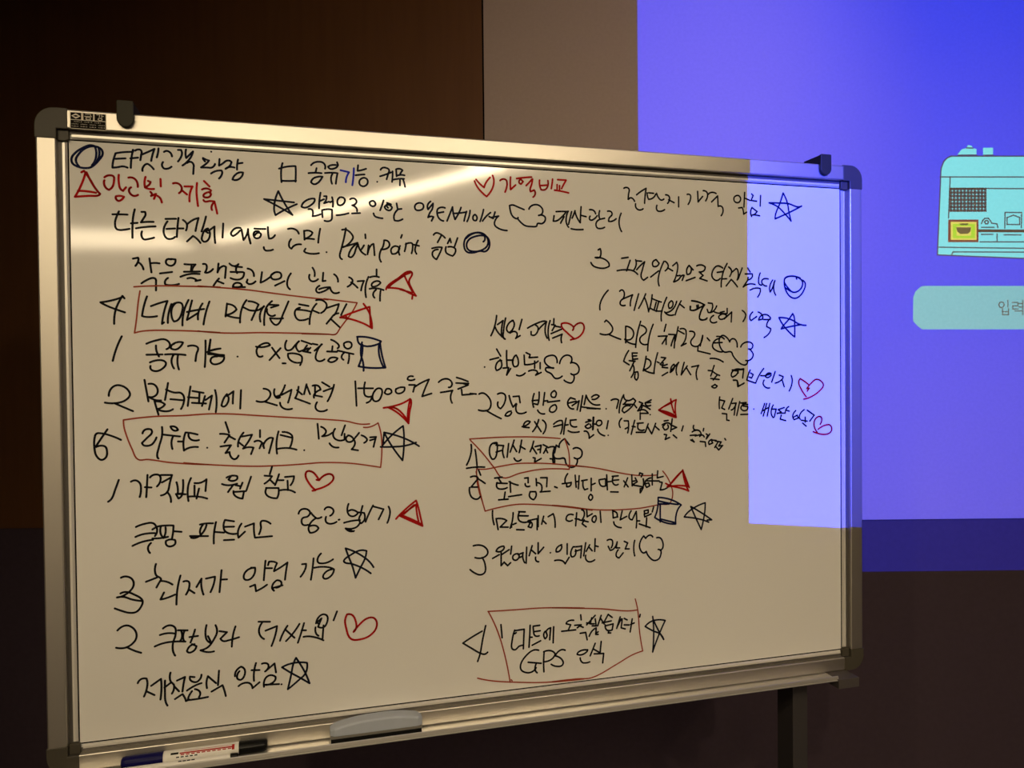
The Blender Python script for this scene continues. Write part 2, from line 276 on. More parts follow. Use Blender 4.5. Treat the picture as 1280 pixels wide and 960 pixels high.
('handwritten_note', 'ink_black', '109.1,928.5 118.0,930.7 118.8,927.4 113.3,914.7/118.7,921.6 124.0,916.9 127.4,908.3/138.4,929.9 140.0,915.4 141.5,902.8/140.0,920.3 147.2,921.4 156.1,920.7/177.0,929.0 169.8,928.8 167.8,921.9 175.0,916.7 182.3,919.4 185.1,929.2 177.0,930.0/156.7,901.2 178.4,904.7/171.0,892.8 165.5,885.9 166.3,879.5 179.8,878.9 190.7,881.5/123.4,881.2 133.3,888.1 144.1,892.2 148.5,890.4 149.2,880.7 149.0,868.1/201.3,920.5 211.4,920.1 221.5,920.4 216.8,914.4 214.9,908.4/214.1,917.3 213.0,907.4/200.2,905.6 229.5,906.8/193.7,895.6 209.3,901.1 228.5,901.9/206.4,892.6 214.6,893.7 222.8,889.9 221.0,887.9 230.2,890.1/235.3,921.7 240.8,920.9 242.2,915.0 238.7,905.1 244.3,905.2 253.6,912.3/264.0,923.5 261.9,905.6 272.4,918.7 278.0,916.9 275.8,895.0/264.5,893.8 258.8,886.7 254.1,879.1/261.7,888.7 272.8,884.0/284.6,924.0 293.0,919.2 301.5,923.4/301.5,923.4 296.7,913.4 298.5,905.4/294.9,918.3 308.1,917.6/286.3,907.5 309.8,907.7/311.7,906.7 306.8,894.6 286.1,895.2/290.5,876.4 293.4,884.4 303.8,885.2 307.5,880.7 301.8,877.6 292.4,877.0 313.2,877.8/318.5,914.9 327.0,911.1 330.6,900.1/318.1,892.9 316.2,887.8 321.8,883.9 333.3,889.6/346.0,908.5 342.9,887.3 349.6,890.5 361.3,898.8/365.2,903.9 373.0,909.1 381.7,907.3 382.6,899.2 374.7,894.6 365.1,895.8 363.2,901.9 369.1,907.0/370.7,881.8 389.2,891.3/401.8,907.4 395.1,893.4 394.9,881.3 399.7,874.9/444.6,920.0 448.5,911.9 448.4,902.7/438.5,905.5 438.4,896.3 444.2,892.0 455.2,896.7/465.8,910.2 464.2,892.8 470.2,893.9/458.0,883.4 451.0,875.1 453.9,869.6 463.9,871.2 479.0,880.7 467.0,879.5 457.0,876.2/479.0,880.7 483.9,870.5 488.9,868.5 497.0,870.3/487.4,907.6 493.4,901.6 495.2,892.4/517.6,902.1 523.7,898.1 524.7,894.0 514.3,882.4/521.6,891.8 528.6,886.8 534.7,880.7/534.9,894.2 548.2,895.5 544.0,885.0 541.8,875.2/557.5,904.0 551.1,884.1 551.9,861.2/574.3,920.0 574.1,905.4/560.6,903.0 568.9,905.3 579.2,903.8/579.1,895.1 568.8,893.8 563.5,887.4 565.5,883.3 574.9,885.6 582.2,892.0 579.1,895.1/559.3,879.0 573.8,880.3 588.3,876.8/572.7,877.2 566.4,867.7 569.4,860.4/582.0,875.2 580.8,863.7 580.7,854.3'),
('triangle_mark', 'ink_red', '593.5,878.6 595.6,883.9 618.9,902.2 644.4,917.5 648.6,914.4 642.0,896.3 648.2,879.5 656.5,865.9 645.9,870.0 627.0,879.1 606.0,881.9 597.7,881.8 627.3,906.5 644.3,914.3/632.6,907.7 639.8,892.0 648.1,876.3/622.8,879.1 648.1,872.1/649.1,866.8 647.9,859.4/599.8,886.0 633.7,909.8'),
('handwritten_note', 'ink_black', '92.9,851.7 89.5,856.5 83.2,844.9 77.7,831.4 74.9,817.9 74.1,802.6/90.4,854.6 71.0,847.6 51.0,843.5 62.1,837.0 77.7,830.4 93.4,824.8'),
('red_frame', 'ink_red_thin', '110.0,874.2 142.0,876.7 196.1,877.3 266.1,876.9/120.5,866.6 116.6,841.4 113.5,812.4 109.5,785.3 126.4,789.2 176.6,790.4 264.8,786.6/225.4,878.2 266.1,875.9 322.6,871.9 380.1,864.8 474.6,855.0/224.1,789.5 274.1,785.7 348.1,786.8 473.7,784.0/466.7,856.9 533.3,849.5 522.8,829.7 510.4,813.0 498.0,796.4 488.8,784.0 473.7,784.0 422.0,784.9'),
('handwritten_note', 'ink_black', '132.8,856.2 128.1,841.6 123.3,818.3 130.4,816.4 150.0,818.1/139.6,837.4 155.8,843.8 169.4,847.9 162.8,826.4 158.8,803.0 162.4,805.9/176.5,842.1 170.8,822.6 169.3,805.0/184.7,844.2 177.3,834.3 177.0,814.8 180.5,808.0 187.8,811.0 195.3,826.7 195.6,842.4 190.2,845.2 177.4,840.2/207.6,850.4 199.0,828.7 195.8,800.2/214.0,849.5 204.2,811.1 224.6,825.0/204.5,826.8 221.0,830.5 235.8,833.0/233.2,843.8 225.6,827.0 224.4,812.2/246.2,847.9 239.4,827.1 234.4,802.4/278.8,844.4 275.6,818.5/280.6,843.4 291.8,839.5 296.4,832.6 287.9,825.5 275.6,821.5 289.6,817.2 302.8,815.7/315.6,851.8 306.9,835.7 302.7,806.7/308.8,837.7 320.1,831.8/319.4,849.5 329.9,848.0 338.4,843.1 333.4,832.0 324.6,811.8/320.1,831.8 337.3,832.0 348.9,840.2 341.0,824.0 341.7,808.9/348.9,839.2 341.1,834.1/364.4,850.4 353.7,838.2 349.6,822.1 348.7,801.9/358.6,843.3 376.9,842.5 362.3,837.3/354.6,834.2 356.4,824.1 364.0,820.2 369.8,822.2/396.5,850.5 385.4,824.4 377.4,806.1 371.5,802.4 363.8,808.0 360.1,816.1 371.7,815.2 385.3,815.9/417.0,845.0 435.6,841.6/418.8,837.9 409.9,832.7 408.8,822.5 414.6,813.4 424.4,812.5 434.3,815.6/410.9,833.8 426.6,832.9 440.4,830.0/451.6,846.5 442.5,833.0 437.1,804.4/445.4,832.1 456.3,827.4/450.7,853.6 462.6,853.8 471.5,845.7 470.4,837.4 460.3,827.5/470.4,837.4 482.5,841.7 496.3,846.4 490.4,829.4 486.3,823.2/511.8,846.6 505.6,834.7 500.4,823.7/471.0,805.6 480.2,816.9 486.3,824.2 495.4,827.4/479.1,815.9 497.0,798.9'),
('triangle_mark', 'ink_red', '546.5,847.6 551.6,840.4 558.6,827.9 563.4,796.7 543.0,808.0 512.5,817.2 498.3,818.7 522.8,828.7 558.8,841.5 559.6,825.9 560.4,800.8/510.5,820.3 514.5,816.2 500.3,819.2'),
('handwritten_note', 'ink_black', '87.0,778.6 78.3,758.4 70.5,731.5/130.4,764.4 147.5,770.8 163.7,772.8 171.7,765.9 171.6,758.1 166.1,753.8/147.4,761.1 148.1,750.4 152.4,739.6/130.1,743.1 158.8,743.5/136.1,728.1 150.5,732.4 161.3,730.8 164.8,725.9 157.4,715.2 146.6,711.0 137.7,714.5 136.9,721.3/178.0,763.9 189.0,767.9 196.2,766.9 192.5,760.0 183.3,753.2 174.3,755.2 175.3,761.0 179.8,763.9/163.3,743.5 181.3,744.0 200.4,742.3/178.6,742.4 174.8,730.7 179.1,716.0/186.8,742.4 185.6,726.7 188.1,713.9/205.3,759.6 218.1,760.3 223.6,756.0 220.6,744.1 218.6,730.4/237.6,770.8 237.2,744.1 235.5,718.4/246.9,772.7 243.8,750.0 251.2,751.9 264.3,754.8/238.2,748.0 251.1,745.0 271.6,740.9/246.9,772.7 242.9,750.0/240.1,748.0 253.1,752.9 265.3,754.8/241.8,744.0 271.6,741.9/258.5,739.0 249.2,737.1 246.3,730.1 250.8,724.2 262.0,725.0 270.5,731.9 271.6,738.9 260.4,740.0/297.0,738.7/332.4,758.6 345.8,757.6 359.3,761.6 355.5,765.6 344.0,763.6 334.2,754.6 334.1,743.5 337.8,738.5 344.6,739.5/363.1,756.5 377.3,735.2/379.6,755.5 368.7,743.4 357.9,731.3/383.0,724.6 388.9,724.6/391.5,770.7 388.4,759.5 391.2,751.8 400.0,752.3 408.0,761.5 415.9,769.6 409.9,759.4 415.6,748.2 423.5,751.2/394.0,743.2 395.8,734.1 405.5,726.9 417.3,725.8/394.0,744.2 409.7,744.2 420.4,739.0 421.3,730.8 417.2,720.6/420.9,770.6 440.5,763.5/431.6,761.4 423.5,749.2 438.3,746.1/438.4,756.3 430.4,748.1/425.5,751.2 433.5,755.3/442.5,764.5 452.4,762.4/461.4,763.4 446.3,750.1/460.4,763.4 449.2,742.9 449.0,732.7 455.0,728.5 466.0,732.5/479.6,772.7 489.6,767.5 495.5,759.2 492.4,755.1/482.4,759.3 481.3,750.0/471.2,748.6 491.3,747.9/492.2,734.4 479.1,735.6 473.0,729.4 479.0,726.3 489.1,730.3 492.2,734.4/513.9,768.5 505.7,765.4 506.6,758.2 513.7,754.0 520.9,759.2 519.9,766.4 513.9,768.5/492.4,750.5 507.5,746.8 524.7,742.9/505.5,745.7 500.3,736.4 504.2,731.2/515.6,743.6 515.5,734.3 513.3,723.9'),
('square_mark', 'ink_navy', '532.4,778.9 554.9,777.8 581.7,769.5 576.5,764.2 538.3,763.3 533.4,777.8/542.4,767.4 539.7,742.4 544.0,725.7 544.8,708.0/543.4,762.2 541.0,736.2 534.6,717.5 558.2,714.1 590.4,714.4 583.4,740.1 579.6,767.4/577.5,763.2 577.2,742.2 586.2,714.9'),
('handwritten_note', 'ink_black', '62.5,664.4 66.5,677.8 75.3,684.3 85.8,683.2 96.2,675.3 99.6,665.6 92.4,656.1 80.0,650.9 55.6,651.5/73.0,649.7 88.7,641.7 104.4,634.1/125.8,694.2 129.0,672.8 132.2,652.3/132.8,686.3 142.6,685.2 148.7,676.3 147.7,666.6 140.4,660.9 133.3,661.0 143.9,655.0 154.6,653.8/143.0,653.0 146.3,639.3 149.7,626.5/143.8,652.0 154.6,650.8 161.7,645.8 154.4,639.1 147.2,637.3 156.1,633.2 168.8,632.9 176.0,636.2/167.8,687.7 164.8,670.2 161.9,654.6/164.0,675.1 178.4,668.9 191.1,667.7 196.4,659.7 194.4,644.1 190.6,636.3/171.8,655.9 194.5,653.5/208.6,680.2 205.6,661.5 203.1,641.9/203.7,659.2 222.1,657.3/212.2,671.3 232.4,667.3/225.0,668.1 223.8,647.3/210.9,648.0 236.7,646.1/235.0,660.9 229.2,641.3/235.8,653.0 248.0,661.7 242.0,634.0/253.8,672.5 256.3,656.5 254.6,628.7/276.1,664.1 270.3,656.3 265.4,641.4 270.1,639.3 277.7,648.1 278.8,658.1/276.0,660.1 288.4,669.5 287.3,657.9 286.7,644.9/302.6,671.6 300.5,634.6/345.6,673.9 356.1,669.7 358.9,662.5 353.9,652.5 346.1,647.6 331.8,649.0/349.0,647.0 371.1,639.6/366.8,672.5 366.6,660.4 371.4,654.6 377.2,656.1/368.5,657.3 381.2,661.1/387.3,680.3 381.2,666.2 374.3,656.2/381.2,661.1 399.8,670.9 396.7,657.7 392.6,644.6/377.0,644.9 379.8,636.7 388.5,631.4 400.3,632.2/413.7,676.8 410.5,661.5 406.5,653.5 420.2,648.1 435.9,641.6/410.6,669.7 420.3,660.9/429.5,681.7 424.3,661.3/429.5,679.6 436.2,661.1/441.4,678.4 452.3,678.2 457.2,669.9 444.1,659.9 444.0,653.7/446.3,679.3 446.1,658.8/444.1,658.8 460.0,655.4/449.8,644.3 446.7,633.1 451.6,626.8 461.6,625.5 469.6,628.4/460.4,685.3 475.3,675.8/463.1,666.7 482.3,673.6/484.4,679.8 478.1,660.2 470.9,645.9/527.5,686.4 529.5,635.3/547.5,684.0 545.3,669.4 547.2,656.8 553.3,653.6 560.6,654.5 558.4,646.1 550.1,641.1/533.0,671.7 563.9,671.2/570.1,669.0 562.6,654.4 565.6,644.9 573.9,644.8 581.3,656.2 581.5,668.8 574.2,671.0 566.9,664.8/590.9,668.6 587.6,661.3 594.9,658.0 602.3,662.1 600.3,668.4 591.9,669.6/611.8,669.3 611.7,661.9 618.0,659.3 628.6,664.8 629.8,672.2 620.3,672.3 612.9,669.3/648.1,695.2 638.5,694.3 636.3,689.0 642.7,686.8 651.2,688.8/639.4,677.3 652.1,677.1 647.7,662.3/649.9,671.8 667.1,682.2 682.2,688.4 673.4,669.3 666.8,652.4 687.2,658.4/702.6,682.1 714.6,689.0 725.5,687.7 731.9,679.1 728.6,671.6 724.2,671.0/706.7,660.1 732.9,664.0 728.3,649.0 731.5,637.1/741.9,691.8 756.2,687.3 767.1,682.8/740.7,680.0 768.2,678.5/756.1,678.7 767.1,675.3 744.9,667.0/752.6,665.8 753.6,653.9 777.9,655.6'),
('triangle_mark', 'ink_red', '585.2,629.8 603.0,632.5 624.1,638.4 641.1,647.6 643.2,644.3 639.7,619.0 637.3,595.7 627.9,606.5 613.3,619.6 594.6,630.6 611.3,628.1 625.9,615.1 635.3,601.0 636.6,623.3 641.1,646.5'),
('red_frame', 'ink_red_thin', '87.4,617.5 88.1,604.0 93.0,584.5 101.5,561.0 111.8,540.2 129.5,539.4 169.0,531.9 238.5,524.9/88.3,617.5 141.6,622.8 195.9,623.3 241.9,625.5 288.7,623.9 336.1,619.6 439.4,610.7/194.4,530.2 249.7,523.8 306.1,519.0 344.3,517.3 438.2,519.3/439.4,610.7 477.4,607.6 507.7,604.0 536.2,597.0 555.7,597.0/543.3,590.1 556.7,590.7 573.3,598.6 579.3,574.2 580.6,544.7 577.4,504.9 557.7,508.9 516.7,515.9 466.2,519.7 438.2,519.3'),
('handwritten_note', 'ink_black', '59.1,600.1 51.1,587.9 38.7,568.2/82.4,579.1 63.3,588.4 48.6,592.7 39.9,592.4 36.3,582.6 36.0,565.4 39.2,549.9 47.8,541.9 55.6,546.4 57.6,558.8 55.1,566.6 49.1,569.1 38.6,566.8'),
('handwritten_note', 'ink_black', '120.6,590.4 125.1,597.4 135.8,597.7 137.5,591.8 128.4,581.4 119.4,571.9 122.8,567.0 135.4,567.5 141.7,574.1 145.4,581.7/155.6,601.9 155.4,584.3 149.6,563.0 146.6,542.6 148.4,540.6/155.4,587.3 171.6,584.8 187.9,582.3/171.0,602.4 177.2,594.4 184.5,595.2 180.0,601.2 171.0,602.4/175.2,582.7 172.3,572.0 173.9,558.2/184.1,572.6 193.3,572.2/198.1,589.8 194.2,573.2 194.8,554.4 205.9,559.9 220.6,560.4/199.0,589.8 208.1,588.5 220.0,585.1/203.5,586.7 205.2,578.7 211.6,574.1 222.6,574.2/237.6,558.3/272.4,608.3 278.7,587.2/261.8,585.1 274.9,583.9 279.6,582.1 270.0,567.5/278.6,580.2 289.8,573.4/262.4,559.8 274.6,561.3 282.1,561.7 271.5,546.5 279.1,548.2 283.6,536.0 289.2,533.7 295.9,540.5/306.1,586.3 296.4,569.6 295.3,558.6/296.3,567.6 304.8,560.2/302.2,578.4 322.2,581.7 314.4,566.9 304.7,554.2 316.1,556.8 324.7,555.4 319.7,542.5/337.6,590.3 337.4,576.2/326.8,567.5 334.5,569.2 341.1,564.9 336.2,553.6/342.9,557.8 354.7,573.6 362.5,573.3 354.3,543.2/343.0,563.9 344.8,553.7/373.3,586.7 369.1,564.9 369.8,541.6/381.1,585.3 391.8,583.5 399.5,577.1 399.4,565.9 395.3,553.8/377.1,579.3 399.5,573.0/369.9,551.1 391.3,552.3 408.0,548.2/423.1,546.6/450.2,600.1 452.4,569.2/457.1,593.7 465.1,588.3 467.0,583.1 458.9,574.1 470.9,575.8 479.0,580.7/485.2,588.7 481.0,577.5 483.9,569.1 492.9,564.2 503.1,565.3/505.5,595.4 498.1,574.9/473.7,559.1 480.7,551.6 491.7,549.8/504.3,577.8 504.1,566.3/513.4,574.3 507.2,569.4 509.1,562.0 517.3,560.7 525.5,568.7 533.9,578.9/511.3,574.4 517.4,572.1 523.5,564.6 525.4,557.3 518.1,545.0 531.4,542.4/538.9,573.5 548.1,567.9 550.1,563.7 543.9,557.6/556.4,568.7 568.8,569.3 565.6,557.9 563.4,548.5/556.3,562.4 566.7,565.2'),
('star_mark', 'ink_dark', '577.9,548.0 599.8,547.2 627.2,548.3 652.8,554.8/582.1,551.0 602.2,572.4 625.6,590.7 627.4,566.3 623.7,517.7 601.9,548.2 585.6,578.2 610.6,571.1 635.8,560.7 659.1,546.5/585.5,576.1 583.2,555.2'),
('handwritten_note', 'ink_black', '77.3,502.0 71.2,484.9 63.9,466.0 58.1,460.9/98.7,497.5 107.6,499.6 114.6,493.4 116.2,482.6 113.8,467.1/128.2,509.3 126.9,487.9 125.3,466.1/123.3,485.7 134.9,484.5/132.6,504.2 139.8,509.1 149.7,507.3 151.3,497.4 144.8,486.0/152.4,508.1 172.2,507.2 168.4,493.6 162.6,473.3 151.7,468.0/153.9,493.4 170.3,502.4/162.7,474.3 168.0,466.1 169.6,454.2/180.2,492.6 182.6,475.2 181.6,469.3 196.2,468.1/192.1,496.4 191.8,478.6 188.9,465.0 183.3,460.4 178.9,469.5 189.8,469.9/206.8,499.6 201.0,482.1 201.5,454.4/213.1,489.4 225.1,489.8 235.3,495.9 233.1,472.5/213.0,484.5 212.7,464.7/221.2,478.1 216.3,458.5/202.6,463.3 222.8,461.6 236.0,457.4/272.7,497.4 283.1,500.9 292.5,499.5 292.4,493.5 282.9,490.3 276.4,493.3 281.2,500.0/264.1,484.9 275.3,481.9 292.3,484.4/284.7,481.8 275.1,468.3/302.7,485.9 297.8,474.1/289.4,481.6 297.9,479.1/285.5,469.7 287.2,461.6 302.3,453.8 305.3,468.7/286.4,468.1 309.1,468.5/319.1,497.2 310.1,470.5/359.7,515.6 355.2,500.6/345.0,498.0 359.4,496.3 353.5,488.5 344.7,481.8/355.5,489.4 363.1,480.9/373.1,499.7 369.0,487.7 365.0,477.7/369.0,487.7 381.6,487.1/348.5,472.5 346.4,463.5 351.1,456.1 368.5,451.1 371.5,459.1 371.7,471.7 347.5,473.0/384.7,493.5 402.3,494.3 400.2,484.1 395.2,476.2/389.4,485.7 390.1,466.3/375.5,467.0 392.1,466.6 403.8,461.0'),
('heart_mark', 'ink_red', '438.4,462.7 444.4,463.4 431.7,478.5 425.0,495.2 428.1,502.9 438.0,501.8 447.8,491.1 451.7,483.7 446.7,484.9/451.7,483.7 467.8,495.3 477.9,493.8 480.8,486.4 473.6,476.4 459.5,468.8 443.4,464.5'),
('handwritten_note', 'ink_black', '106.1,409.2 120.4,414.1 136.5,414.7 142.7,406.8 143.4,397.0 139.7,389.4/104.9,389.8 120.1,394.6 139.8,394.9/99.3,372.7 116.3,379.3 136.0,382.2/132.3,376.2 126.8,366.8 130.2,356.8/135.4,402.4 145.4,407.6 159.8,408.6 173.4,407.8 172.3,393.1 170.3,382.4/150.8,408.2 149.7,394.6 154.9,384.4/158.9,404.8 158.7,394.0 154.9,384.4/135.1,384.8 148.6,384.5 163.1,386.2/173.2,396.5 187.8,394.4/166.6,380.7 159.4,378.2 160.1,370.3 166.4,366.9 175.6,371.2 175.7,379.0 166.6,380.7/221.9,406.6 231.2,408.0 246.1,407.6/227.5,406.2 221.7,393.7 223.5,385.6/234.0,404.8 229.1,393.2 223.5,386.6/203.2,385.0 236.4,382.8/205.0,381.9 211.4,380.5 221.6,384.8/251.7,409.7 247.7,388.0 247.0,367.1/249.6,390.2 266.4,387.7/285.5,409.1 268.6,413.0 265.6,400.8 268.3,390.6 277.6,385.0 292.7,384.5/267.5,399.1 285.4,398.5/266.1,372.7 285.0,372.4/299.6,403.6 292.8,389.0 293.5,375.8 306.0,387.1/306.2,397.1 323.4,402.7 323.2,386.9 324.9,373.7 357.7,374.5/355.2,400.0 340.8,407.0 336.9,405.3 336.7,392.1 332.7,380.2'),
('handwritten_note', 'ink_black', '410.1,417.0 415.1,424.9 426.0,425.7 432.9,418.7 428.8,410.8 417.8,407.3 415.8,400.3 418.7,393.9 428.5,393.3/434.8,417.6 438.7,412.2 446.6,405.5 455.6,407.5/444.6,405.7 434.6,398.0 429.4,386.0 432.3,376.6 442.3,378.0 449.3,384.7 444.4,390.2 432.5,390.3/461.9,422.8 467.9,427.4 478.0,423.3 479.9,417.0 472.7,409.1/464.7,407.5 464.5,397.2 471.5,392.6 485.7,395.8/489.8,399.7 491.8,400.2/510.5,431.8 510.2,409.9 519.3,405.2 529.7,411.9 517.5,418.9 511.3,417.2/539.1,426.0 534.8,410.5/500.8,392.8 517.2,395.9 533.6,396.4/530.7,412.9 542.0,411.1 542.9,397.4 535.5,389.5 531.5,398.2 535.8,408.4/533.5,391.7 525.2,381.8 503.7,381.1 512.8,374.3 521.0,374.8/506.8,378.9 520.0,373.8/544.8,392.1 552.3,409.5 560.8,425.8/560.8,423.7 582.5,416.5 577.2,405.8 571.8,395.6/593.0,421.4 596.0,411.0 593.8,397.4 589.9,387.1'),
('triangle_mark', 'ink_red', '608.4,394.4 619.1,405.4 651.3,431.2 655.4,418.2 660.5,394.4 664.5,375.9 642.2,387.0 616.9,400.2 651.2,422.7 653.1,401.2 657.1,382.8/625.5,404.0 646.9,421.9/619.1,402.2 642.3,391.2 661.4,380.4'),
('handwritten_note', 'ink_black', '78.1,312.6 86.9,314.4 97.4,308.6 100.4,297.7 96.2,288.3 81.0,277.0 70.4,275.0 82.7,274.9 96.8,268.7 114.5,264.2/76.7,282.2 86.4,284.3 100.5,278.2 115.4,265.1 112.5,252.7 103.5,243.7 91.0,243.4 78.8,248.0 66.2,254.1/140.6,334.4 140.3,312.9 149.2,304.3 145.4,296.8 140.8,288.3/122.2,301.1 142.0,307.8/147.3,300.5 158.1,298.6 169.8,291.7/154.2,277.3 147.6,264.1 157.6,265.8 174.0,271.6/184.6,308.3 178.7,282.1 176.4,251.6/189.9,295.9 199.1,295.2 200.8,288.1 194.1,269.8/199.7,279.3 209.7,271.4/213.6,283.0 223.1,299.1 222.8,282.2 226.3,267.0/231.4,298.4 248.2,301.0 246.2,288.2 239.4,270.8/260.6,313.0 258.4,291.2 256.2,269.3/258.4,294.2 270.6,293.8/324.1,313.0 310.6,310.0 302.9,300.6 303.7,291.4 312.3,289.7 322.0,299.0 324.1,313.0 316.4,313.6/344.4,325.6 342.2,304.4 340.6,286.3/344.2,310.4 356.8,309.4/349.1,316.1 351.2,323.1 360.8,322.3 366.6,318.8 362.6,309.9 360.6,303.0 372.3,309.2 387.1,318.8 383.9,301.1 381.7,283.9/314.0,275.4 323.6,278.6 325.3,265.3 335.0,269.5 346.6,276.6/364.2,283.3 356.2,270.7 360.0,263.2 356.2,268.7 376.7,273.0/366.1,284.1 373.9,280.4 373.8,273.3 364.0,269.0/415.6,312.9 423.5,313.3 422.4,304.2 412.3,287.5/438.5,323.5 436.3,303.0 432.6,279.6/453.6,332.3 446.4,316.7 451.4,312.2 477.6,318.5/439.3,303.8 457.3,304.5 473.3,301.1 479.3,297.5 474.1,285.5 460.9,279.3 457.0,283.8 463.1,293.6 475.3,297.9'),
('star_mark', 'ink_dark', '554.4,283.1 538.4,294.9 516.0,306.1 499.8,311.6 499.8,314.7 512.2,324.2 532.8,333.1 546.1,331.1 542.8,315.6 532.3,295.4 522.8,276.3 516.0,303.0 508.1,324.5 503.2,339.5 522.5,330.7 542.8,316.6 553.1,306.4 560.2,295.7'),
('handwritten_note', 'ink_black', '70.3,211.0 85.4,219.2 97.6,213.1 103.7,200.8 101.7,189.2 86.4,176.8 67.4,177.7/86.4,176.8 98.7,169.0 111.4,163.2/151.2,206.7 164.0,211.9 173.0,206.5 173.7,191.6 168.9,176.3 168.7,160.5 172.5,151.1/145.6,194.5 158.3,196.7 172.8,194.6/135.9,172.9 152.6,178.0 170.8,179.0 191.7,176.8/178.4,200.6 195.8,198.8/183.9,199.5 185.5,186.4 181.7,178.9/190.2,197.8 187.3,186.2 189.0,179.1/209.6,198.8 205.7,186.3 200.9,173.9/199.2,185.0 214.9,185.7/208.2,170.1 199.9,167.0 194.2,157.7 197.8,154.3 207.1,157.3 211.8,165.7 203.6,170.6/231.0,205.7 228.8,187.9 231.4,175.6 238.8,168.9/247.7,204.0 250.3,189.7 244.5,176.3 233.1,161.5 219.1,156.6 232.9,151.5 244.1,151.9/233.4,183.4 237.9,173.0/255.0,191.2 269.0,187.8 256.6,176.0 262.2,170.4 272.6,171.3 291.6,175.4/285.2,197.8 280.3,180.6 277.7,157.7/329.2,203.0 351.4,200.8/335.9,200.3 330.0,187.7 331.7,175.3 339.3,166.8/342.4,183.4 364.8,190.7 361.7,174.3 353.6,151.0/385.3,189.3 376.3,174.8 370.2,160.1/380.3,182.6 398.7,163.3/408.9,191.0 395.9,172.8 381.9,158.2/417.9,191.6 411.6,171.2 405.1,152.3/412.7,177.3 421.6,176.4/416.5,163.5 431.4,162.6 456.2,152.1/441.7,188.8 446.9,200.8 455.9,206.1 463.9,202.2 463.8,188.7 456.6,179.1 445.6,181.2 452.8,198.1 443.7,190.7 447.7,186.2/440.6,180.7 441.4,168.1 446.3,162.5/456.6,183.2 454.3,156.4/484.2,209.7 476.9,191.6'),
('heart_mark', 'ink_red', '517.2,163.5 522.5,170.4 522.6,182.9 514.6,199.4 504.4,201.5 500.2,189.3 502.0,174.5 511.9,149.4 532.4,146.6 551.1,152.7 563.7,166.2 565.0,180.9 557.8,189.6 543.3,188.3 530.8,179.0 522.5,170.4 518.3,165.5'),
('handwritten_note', 'ink_black', '104.4,104.4 110.2,111.6 120.1,111.8 121.7,100.8 115.1,77.1/120.6,86.2 133.9,77.7/128.3,96.5 146.1,108.1 146.7,89.9 144.5,67.5/153.3,103.9 152.9,81.2 153.5,63.4 157.0,54.0/152.1,90.2 164.1,98.7/163.5,118.5 163.2,101.7 169.4,93.1 165.5,76.7/169.4,91.1 178.4,79.7/175.0,101.3 189.8,106.9 186.8,93.0 184.7,78.3/170.8,65.2 184.7,73.4 189.1,64.9 190.8,58.7 196.4,61.0/207.2,104.5 198.9,106.4 199.7,99.4 209.8,94.2 217.3,99.3 220.2,107.9/193.0,79.3 209.7,88.2 219.9,91.0/202.2,77.2 195.6,66.0 194.5,60.2 209.3,60.3 231.6,62.0/207.8,80.5 216.9,73.4 214.9,63.6/232.2,103.5 229.2,91.9 230.0,79.8/233.1,102.4 246.9,87.8/252.9,112.2 250.6,83.3/238.3,71.8 259.0,82.3 261.7,73.9 264.9,59.8/282.8,97.6 284.9,107.5 294.5,115.5 301.1,109.6 300.9,97.5 294.1,89.2 287.5,92.0 287.6,101.1 291.5,106.7/289.2,76.6 299.7,81.8 311.1,79.7 315.8,69.3 329.4,79.9/323.2,119.7 319.1,101.5 318.9,84.2/314.4,106.1 329.7,104.7/334.7,117.0 345.3,115.8 347.2,109.4 340.3,100.6/341.2,100.9 358.9,114.9 361.5,96.1/337.9,69.7 341.0,86.7 349.8,91.8 360.4,87.5 359.4,80.4 349.6,73.8 338.0,73.8 367.0,71.7/371.9,70.7'),
('star_mark', 'ink_dark', '401.1,121.8 396.0,111.1 390.8,87.0 384.1,59.0 406.4,75.9 419.4,87.8 422.7,109.1 410.8,111.5 389.1,110.8 373.4,105.4 388.9,93.4 410.4,78.5 427.1,66.2 418.5,89.9 408.8,108.6 401.1,121.8'),
